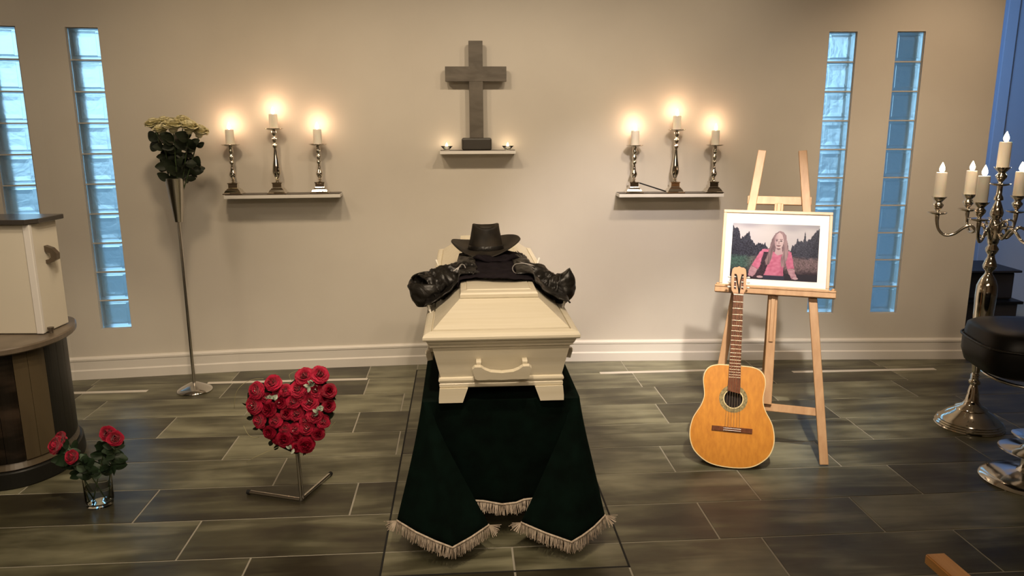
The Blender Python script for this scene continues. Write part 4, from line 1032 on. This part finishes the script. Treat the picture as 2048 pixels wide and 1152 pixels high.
poly = [(540, 330), (420, 270), (250, 300), (130, 400), (130, 560), (220, 740), (420, 940), (640, 1040), (800, 950), (900, 780), (1000, 600), (1020, 400), (930, 240), (760, 190), (620, 260)]
bm = B(); P1 = [hp(x, y, .005) for x, y in poly]; P2 = [hp(x, y, .055) for x, y in poly]
va = [bm.verts.new(p) for p in P1]; vb = [bm.verts.new(p) for p in P2]; bm.faces.new(va); bm.faces.new(vb[::-1])
for i in range(len(poly)): bm.faces.new((va[i], va[(i+1) % len(poly)], vb[(i+1) % len(poly)], vb[i]))
obj('moss_base', bm, M['foam'], hrt)
rl = [(205, 370, 95), (385, 285, 90), (180, 530, 98), (315, 450, 62), (335, 570, 84), (520, 365, 68), (655, 350, 92), (725, 220, 98), (890, 200, 95), (840, 370, 78), (990, 370, 80), (470, 495, 70), (600, 490, 80), (780, 490, 98), (985, 530, 74), (235, 690, 84), (415, 690, 80), (535, 610, 72), (640, 615, 82), (830, 630, 88), (925, 700, 76), (515, 780, 72), (625, 775, 66), (750, 765, 84), (345, 820, 74), (505, 890, 90), (870, 830, 76), (745, 955, 96), (645, 880, 66), (420, 900, 56), (640, 975, 60), (690, 430, 60), (730, 690, 60), (940, 450, 60), (420, 400, 50)]
rr_ = random.Random(9)
for i, (cx_, cy_, r0) in enumerate(rl):
    dy = rr_.uniform(-.022, -.006)-.012
    p = hp(cx_, cy_, dy)
    ox, oy = (cx_-580)/480, (cy_-560)/480
    d = Vector((ox*.55+rr_.uniform(-.12, .12), -1, .35-oy*.45+rr_.uniform(-.12, .12)))
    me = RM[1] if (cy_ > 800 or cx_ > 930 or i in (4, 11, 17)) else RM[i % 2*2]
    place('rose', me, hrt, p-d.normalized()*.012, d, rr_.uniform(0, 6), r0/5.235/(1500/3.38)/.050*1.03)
for i in range(34):
    a = 2*PI*i/34; k = rr_.randrange(len(poly)); t_ = rr_.random(); x = lerp(poly[k][0], poly[(k+1) % len(poly)][0], t_); y = lerp(poly[k][1], poly[(k+1) % len(poly)][1], t_)
    if y < 420: continue
    d = Vector(((x-580)/500, -.2, -(y-560)/500)); place('leaf', LD[1], hrt, hp(x*.97+.03*580, y*.97+.03*560, .004), d, rr_.uniform(-1, 1), .42, 'Y')
for cx_, cy_ in ((415, 430), (385, 460), (440, 405), (800, 315), (835, 300), (770, 330), (890, 565), (865, 590), (915, 560), (605, 975)):
    for q in range(3): place('silvery_leaf', bpy.data.meshes.get('silvery_leaf') or leaf_mesh('silvery_leaf', M['silver_leaf'], .026, .008), hrt, hp(cx_+rr_.uniform(-14, 14), cy_+rr_.uniform(-14, 14), -.058), (rr_.uniform(-1, 1), -.6, rr_.uniform(-1, 1)), rr_.uniform(-1, 1), 1, 'Y')
for cx_, cy_ in ((205, 375), (775, 480), (605, 795), (745, 770), (840, 360), (175, 530), (460, 498)):
    bm = B(); lathe(bm, [(0, -.003), (.003, 0), (0, .003)], 8, hp(cx_, cy_, -.070)); obj('pearl_pin', bm, M['pearl'], hrt, True)
for pts in ([(300, 250, 0), (200, 255, 0), (90, 300, -.02), (10, 400, -.03), (-10, 560, -.02)], [(620, 300, 0), (570, 230, -.01), (590, 190, 0), (700, 150, .01)], [(90, 740, -.02), (130, 820, -.03), (180, 860, -.03), (250, 860, 0)], [(900, 820, 0), (970, 790, -.02), (1050, 700, -.02)], [(600, 900, 0), (250, 1050, -.05), (120, 1120, -.05)]):
    bm = B(); tube(bm, [hp(x, y, d) for x, y, d in pts[:]], .0011, 5, 6); obj('grass_blade', bm, M['grass'], hrt, True)

# single roses as things of their own
def rose_thing(base, tip, head_me, label, group, leaves, lmesh, hs=1.0, hdir=None, bend=(0, 0, 0), seed=0, name='rose', ls=1.0, lrange=(.35, .92), stem_r=.0028, explicit=()):
    base = Vector(base); tip = Vector(tip); t = thing(name, label, 'rose', base, 0, group); d = tip-base; r_ = random.Random(seed)
    pts = [Vector(), d*.5+Vector(bend), d]; bm = B(); tube(bm, pts, stem_r, 6, 8); obj('stem', bm, M['stem'], t, True)
    sp2 = smooth_path(pts, 12)
    hd = Vector(hdir) if hdir else (sp2[-1]-sp2[-4])
    place('blossom', head_me, t, sp2[-1]+hd.normalized()*.004, hd, r_.uniform(0, 6), hs)
    for i in range(leaves):
        q = lerp(lrange[0], lrange[1], (i+r_.random()*.7)/max(1, leaves)); p = sp2[int(q*(len(sp2)-1))]; a = r_.uniform(0, 2*PI)
        place('leaf', r_.choice(lmesh), t, p, (math.cos(a), math.sin(a)*.9, r_.uniform(-.3, .7)), r_.uniform(-.6, .6), r_.uniform(.75, 1.15)*ls, 'Y')
    return t
# glass vase with red roses by the lectern
vb_ = FL(201, 1009); vz = thing('glass_vase', 'clear glass vase of red roses on the floor beside the lectern', 'vase', (vb_.x, vb_.y, 0))
bm = B(); lathe(bm, [(.050, 0.0005), (.056, .004), (.060, .03), (.062, .175), (.0635, .182), (.061, .182), (.0595, .175), (.057, .03), (.050, .016), (0, .014)], 40); obj('glass_wall', bm, M['glass'], vz, True)
bm = B(); lathe(bm, [(0, .0148), (.0495, .0168), (.0566, .031), (.0575, .095), (0, .095)], 32); obj('water', bm, M['water'], vz, True, 50)
vr = [((-.03, .015, .02), (121, 886), -.02, 'red rose in the floor vase, leftmost and leaning to the lectern', 1.0), ((.03, 0, .02), (150, 908), -.07, 'small round red rose lowest in the floor vase', .85), ((-.02, -.02, .02), (218, 862), .05, 'red rose in the floor vase, highest at the back right', .95), ((.025, .02, .02), (231, 872), .00, 'red rose in the floor vase, rightmost', .95), ((-.035, -.01, .02), (131, 872), .04, 'red rose in the floor vase, just behind the leftmost', .9)]
for i, (b0, tp, dy, lb, hs) in enumerate(vr):
    tpv = PY(tp[0], tp[1], vb_.y+dy); bpv = Vector((vb_.x, vb_.y, 0))+Vector(b0)
    rose_thing(bpv, tpv-Vector((0, 0, .015)), RG[i % 2], lb, 'red roses in the glass vase', 19, LF[:2]+LF[1:2]+LF[:1]+LF[2:], hs, (tpv.x-vb_.x, -.22, .12), (0, 0, .02), 20+i, 'red_rose', 1.1, (.45, .92))
# tall steel flower stand with cream roses
fb = FL(390, 781); fs_ = thing('flower_stand', 'tall slim steel flower stand with a cone vase by the left wall', 'flower stand', (fb.x, fb.y, 0))
bm = B(); lathe(bm, [(.113, 0), (.115, .006), (.108, .014), (.085, .027), (.05, .044), (.028, .055), (.014, .058)], 44); obj('foot', bm, M['chrome'], fs_, True)
cz0 = PY(353, 443, fb.y).z; cz1 = PY(347, 357, fb.y).z
bm = B(); lathe(bm, [(.0105, .05), (.0105, cz0)], 16); obj('pole', bm, M['nickel_worn'], fs_, True, 50)
bm = B(); lathe(bm, [(.022, cz0-.004), (.0265, cz0), (.060, cz1), (.0625, cz1+.002), (.060, cz1+.003), (.056, cz1-.02), (.022, cz0+.02), (0, cz0+.02)], 40); obj('cone_vase', bm, M['nickel_worn'], fs_, True, 50)
wr = [((310, 252), .02, 'cream rose at the left end of the tall bouquet', 1.3), ((346, 256), -.07, 'largest cream rose at the front centre of the tall bouquet', 1.5), ((377, 258), -.04, 'cream rose right of centre in the tall bouquet', 1.4), ((397, 266), .01, 'cream rose drooping at the right end of the tall bouquet', 1.3), ((330, 248), .07, 'cream rose behind and left of centre in the tall bouquet', 1.25), ((365, 246), .08, 'cream rose at the back of the tall bouquet', 1.25), ((323, 262), -.05, 'small cream rose low at the front left of the tall bouquet', 1.1)]
for i, (tp, dy, lb, hs) in enumerate(wr):
    tpv = PY(tp[0], tp[1], fb.y+dy); a = i*.9
    rose_thing((fb.x+.012*math.cos(a), fb.y+.012*math.sin(a), cz0+.06), tpv-Vector((0, 0, .02)), RC[i % 2], lb, 'cream roses in the tall stand', 13, LD, hs*1.15, ((tpv.x-fb.x)*1.6, -.16, .9), (0, 0, -.01), 40+i, 'cream_rose', 1.0, (.48, .97), .0035)

# ------------------------------------------------------------------ seven-light candelabra
cb_ = FL(1940, 853); kx, ky = 2.668, 4.12
cd = thing('candelabra', 'tall silver floor candelabra with curved arms at the right of the wall', 'candelabra', (kx, ky, 0))
bm = B(); lathe(bm, [(.180, 0), (.183, .006), (.178, .012), (.180, .018), (.172, .024), (.174, .030), (.166, .036), (.168, .042), (.158, .048), (.15, .056), (.115, .085), (.088, .100), (.082, .106), (.086, .110), (.080, .118), (.05, .132), (.036, .155), (.030, .20), (.024, .235), (.018, .25)], 56); obj('foot', bm, M['silver'], cd, True, 40)
def zc_(y): return PY(2000-(y-300)*.115, y, ky).z
stem = [(.018, .25), (.030, .258), (.030, .275), (.020, .285), (.024, .29), (.018, .295), (.024, .30), (.018, .305), (.024, .31), (.018, .316), (.020, .33), (.026, .40), (.040, .52), (.050, .66), (.054, .78), (.052, .835), (.040, .87), (.028, .89), (.019, .905), (.018, .918), (.033, .935), (.036, .95), (.028, .975), (.02, .995), (.018, 1.01), (.03, 1.03), (.034, 1.045), (.022, 1.065), (.028, 1.08), (.032, 1.11), (.030, 1.14), (.034, 1.17), (.03, 1.19), (.018, 1.205), (.030, 1.225), (.034, 1.245), (.022, 1.285), (.012, 1.31), (.024, 1.315), (.022, 1.33), (.014, 1.345), (.014, 1.395)]
bm = B(); lathe(bm, stem, 32, mtx=None); obj('stem', bm, M['silver'], cd, True, 60)
def cup_parts(parent, x, y, z, pc=True, sub=None):
    bm = B(); lathe(bm, [(.010, z-.012), (.028, z-.010), (.046, z-.004), (.052, z+.002), (.050, z+.004), (.03, z-.002), (.012, z), (.008, z+.008), (.018, z+.022), (.026, z+.034), (.028, z+.046), (.018, z+.056), (.018, z+.062), (.030, z+.076), (.040, z+.088), (.040, z+.0905), (0, z+.088)], 32, (x, y, 0)); obj('candle_cup', bm, M['silver'], parent, True, 70)
ct_z = 1.402; cup_parts(cd, 0, 0, ct_z)
for i in range(6):
    # scrolled arm: leaves the stem, dips, sweeps out and rises under its cup
    a = R((155, 88, 222, 38, -22, -82)[i]); bm = B(); RR = .285
    f = lambda r, z: (r*math.cos(a), r*math.sin(a), z+.033)
    tube(bm, [f(.030, 1.10), f(.06, 1.075), f(.09, 1.11), f(.115, 1.135), f(.15, 1.12), f(.19, 1.085), f(.235, 1.075), f(.27, 1.105), f(.283, 1.15), f(RR, 1.19)], lambda t: .0085 if t < .8 else .0085+.01*(t-.8)*3, 10, 5)
    arm = obj('arm', bm, M['silver'], cd, True)
    bm = B(); tube(bm, [f(.035, 1.15), f(.06, 1.175), f(.085, 1.165), f(.085, 1.14), f(.06, 1.135), f(.045, 1.12)], .005, 8, 5); obj('scroll', bm, M['silver'], arm, True)
    cup_parts(arm, RR*math.cos(a), RR*math.sin(a), 1.233)
cand = [(155, 'lit cream candle at the outer left arm of the silver candelabra'), (88, 'lit cream candle on the back arm of the candelabra, second from left'), (222, 'lit cream candle on the nearest left arm of the candelabra, lowest in view'), (38, 'lit cream candle right of the candelabra stem, at the edge of view')]
for a, lb in cand: pillar((kx+.285*math.cos(R(a)), ky+.285*math.sin(R(a)), 1.3215), .029, .136, lb, 'candelabra candles', 1.15, lamp=1.2)
pillar((kx, ky, ct_z+.0885), .0305, .136, 'lit cream candle on top of the candelabra stem, highest of all', 'candelabra candles', 1.15, lamp=1.2)

# ------------------------------------------------------------------ black stool at the right edge
sY = 3.42; so = PY(2092, 700, sY)
st = thing('swivel_stool', 'black leather swivel stool on chrome pedestal at the right edge', 'stool', (so.x, sY, 0), R(-8))
zt_ = .785; zb_ = .565
bm = B(); n = 44
def sup(a, rx, ry, e=.55): c, s = math.cos(a), math.sin(a); return (math.copysign(abs(c)**e, c)*rx, math.copysign(abs(s)**e, s)*ry)
prof = [(.80, zb_), (.95, zb_+.02), (1.0, zb_+.07), (1.0, zb_+.12), (.96, zt_-.02), (.88, zt_-.004), (.6, zt_+.004), (.2, zt_+.004)]
rings = [[bm.verts.new((*sup(2*PI*i/n, .33*s_, .24*s_), z)) for i in range(n)] for s_, z in prof]
for a, b2 in zip(rings, rings[1:]):
    for i in range(n): bm.faces.new((a[i], a[(i+1) % n], b2[(i+1) % n], b2[i]))
bm.faces.new(rings[0][::-1]); bm.faces.new(rings[-1]); obj('seat', bm, M['black_leather'], st, True)
bm = B(); tube(bm, [(*sup(2*PI*i/40, .334, .244), zb_+.145) for i in range(41)], .006, 8, 0, False); obj('piping', bm, M['leather'], st, True)
bm = B(); box(bm, -.16, .05, -.249, -.236, zb_+.075, zb_+.098, bev=.003); obj('metal_tag', bm, M['nickel_worn'], st)
bm = B(); tube(bm, [(*sup(PI+PI*i/30, .27, .215, .9), zb_-.01-.02*math.sin(PI*i/30)) for i in range(31)], .0075, 10, 0); obj('seat_rim', bm, M['chrome'], st, True)
bm = B(); lathe(bm, [(.205, .0), (.208, .006), (.20, .018), (.17, .030), (.10, .040), (.05, .052), (.035, .075), (.033, .13), (.06, .15), (.135, .158), (.140, .163), (.13, .166), (.05, .172), (.03, .185), (.03, .215), (.085, .232), (.09, .238), (.08, .241), (.04, .246), (.028, .27), (.028, .56), (.06, .585), (.09, .598)], 48); obj('pedestal', bm, M['chrome'], st, True, 40)

# ------------------------------------------------------------------ lectern on a curved base
lc = thing('lectern', 'lectern with cream upper box on a curved dark stone base, left edge', 'lectern', (0, 0, 0))
fp = [(-3.3, 3.325), (-2.75, 3.325), (-2.56, 3.330), (-2.45, 3.352), (-2.38, 3.395), (-2.33, 3.46), (-2.300, 3.54), (-2.292, 3.64), (-2.31, 3.76), (-2.36, 3.88), (-2.43, 3.97), (-2.56, 4.02), (-3.3, 4.02)]
fps = [(p.x, p.y) for p in smooth_path([(x, y, 0) for x, y in fp[1:-1]], 4)]; fps = [fp[0]]+fps+[fp[-1]]
cxx, cyy = -2.85, 3.67
def off(P, d):
    out = []; n = len(P)
    for i, (x, y) in enumerate(P):
        x0, y0 = P[max(0, i-1)]; x1, y1 = P[min(n-1, i+1)]; tx, ty = x1-x0, y1-y0; l = math.hypot(tx, ty); out.append((x+ty/l*d, y-tx/l*d))
    return out
def layer(name, z0, z1, d0, d1, mt, bev=False):
    bm = B(); lv = [(z0, d0), (z1, d1)] if not bev else [(z0, d0-.006), (z0+.006, d0), (z1-.006, d1), (z1, d1-.006)]
    rr = [[bm.verts.new((x, y, z)) for x, y in off(fps, d)] for z, d in lv]
    for a, b2 in zip(rr, rr[1:]):
        for i in range(len(fps)): bm.faces.new((a[i], a[(i+1) % len(fps)], b2[(i+1) % len(fps)], b2[i]))
    bm.faces.new(rr[0][::-1]); bm.faces.new(rr[-1]); return obj(name, bm, mt, lc, False)
layer('plinth', 0, .085, 0.002, -.004, M['side_dark'], True)
layer('base_core', .085, .675, -.055, -.055, M['side_dark'])
layer('base_ledge', .085, .125, -.02, -.035, M['panel_wood'], True)
layer('base_slab', .675, .708, .028, .028, M['slab'], True)
# vertical panels bent round the base
segs = off(fps, -.036); acc = [0]
for p, q in zip(segs, segs[1:]): acc.append(acc[-1]+math.hypot(q[0]-p[0], q[1]-p[1]))
def along(d):
    for i in range(len(acc)-1):
        if d <= acc[i+1]:
            t = (d-acc[i])/(acc[i+1]-acc[i]); a, b2 = segs[i], segs[i+1]; return Vector((lerp(a[0], b2[0], t), lerp(a[1], b2[1], t), 0)), Vector((b2[0]-a[0], b2[1]-a[1], 0)).normalized()
    return Vector((*segs[-1], 0)), Vector((1, 0, 0))
d = .60; pi_ = 0; Wd = [.11, .10, .145, .11, .09, .13, .14, .12]
while d < 1.72:
    wd = Wd[pi_ % 8]*.7; pc, pt = along(d+wd/2); bm = B(); k = 5; rows = []
    for i in range(k+1):
        p, t_ = along(d+.001+(wd-.002)*i/k); nrm = Vector((t_.y, -t_.x, 0))
        rows.append([bm.verts.new(p+nrm*o_+Vector((0, 0, z))) for o_, z in ((-.012, .125), (.010, .125), (.010, .675), (-.012, .675))])
    for a, b2 in zip(rows, rows[1:]):
        for i in range(4): bm.faces.new((a[i], b2[i], b2[(i+1) % 4], a[(i+1) % 4]))
    bm.faces.new(rows[0]); bm.faces.new(rows[-1][::-1])
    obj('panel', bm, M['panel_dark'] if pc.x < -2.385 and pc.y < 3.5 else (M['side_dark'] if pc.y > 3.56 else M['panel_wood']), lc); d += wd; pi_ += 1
# upper cream box
bm = B(); box(bm, -3.2, -2.345, 3.625, 3.845, .712, 1.262, bev=.004); obj('upper_box', bm, M['cream_paint'], lc)
bm = B(); box(bm, -2.375, -2.341, 3.619, 3.640, .712, 1.262, bev=.003); obj('corner_post', bm, M['white'], lc)
bm = B(); v = [bm.verts.new(p) for p in ((-3.25, 3.60, 1.262), (-2.345, 3.60, 1.262), (-2.315, 3.66, 1.262), (-2.315, 3.87, 1.262), (-3.25, 3.87, 1.262), (-3.25, 3.60, 1.286), (-2.345, 3.60, 1.286), (-2.315, 3.66, 1.286), (-2.315, 3.87, 1.286), (-3.25, 3.87, 1.286))]
bm.faces.new(v[:5][::-1]); bm.faces.new(v[5:])
for i in range(5): bm.faces.new((v[i], v[(i+1) % 5], v[5+(i+1) % 5], v[5+i]))
bmesh.ops.bevel(bm, geom=bm.edges[:], offset=.003, segments=1, affect='EDGES'); obj('top_slab', bm, M['slab_top'], lc)
bm = B(); box(bm, -2.66, -2.555, 3.612, 3.630, .86, 1.07, bev=.002); obj('dark_inlay', bm, M['panel_wood'], lc)
bm = B(); pts = [(0, .075), (.03, .060), (.048, .030), (.046, -.004), (.02, -.022), (0, -.026), (0, -.006), (.012, -.004), (.024, .008), (.022, .030), (0, .044)]
prism(bm, pts, 0, .03, lambda x, z, h: (-2.347+x*1.25, 3.72+h, 1.075+z*.9)); obj('side_handle', bm, M['steel_dark'], lc)
bm = B(); lathe(bm, [(.012, 0), (.010, .006), (.016, .022), (.015, .026), (0, .026)], 16, (-2.325, 3.655, .712)); obj('knob', bm, M['steel_dark'], lc, True, 40)

# ------------------------------------------------------------------ pew end at the bottom right
pa = FL(1868, 1106, .70); pe = thing('pew', 'orange-brown pine pew arm entering the lower right corner', 'pew', (0, 0, 0))
pL = FL(1850, 1107, .70); pR = FL(1889, 1105, .70); dirp = Vector((FL(1945, 1152, .70)-pR)); dirp.z = 0; dirp.normalize()
bm = B(); f0, f1 = pL, pR; back = dirp*.55
v = [bm.verts.new(p) for p in (f0, f1, f1+back, f0+back)]; v2 = [bm.verts.new(p-Vector((0, 0, .026))) for p in (f0, f1, f1+back, f0+back)]
bm.faces.new(v); bm.faces.new(v2[::-1])
for i in range(4): bm.faces.new((v[i], v[(i+1) % 4], v2[(i+1) % 4], v2[i]))
bmesh.ops.bevel(bm, geom=bm.edges[:], offset=.003, segments=2, affect='EDGES'); obj('armrest', bm, M['orange_wood'], pe)
for q in (.30, .52):
    c = (f0+f1)/2+dirp*q; bm = B(); box(bm, c.x-.016, c.x+.016, c.y-.016, c.y+.016, 0, .675); obj('post', bm, M['orange_wood'], pe)
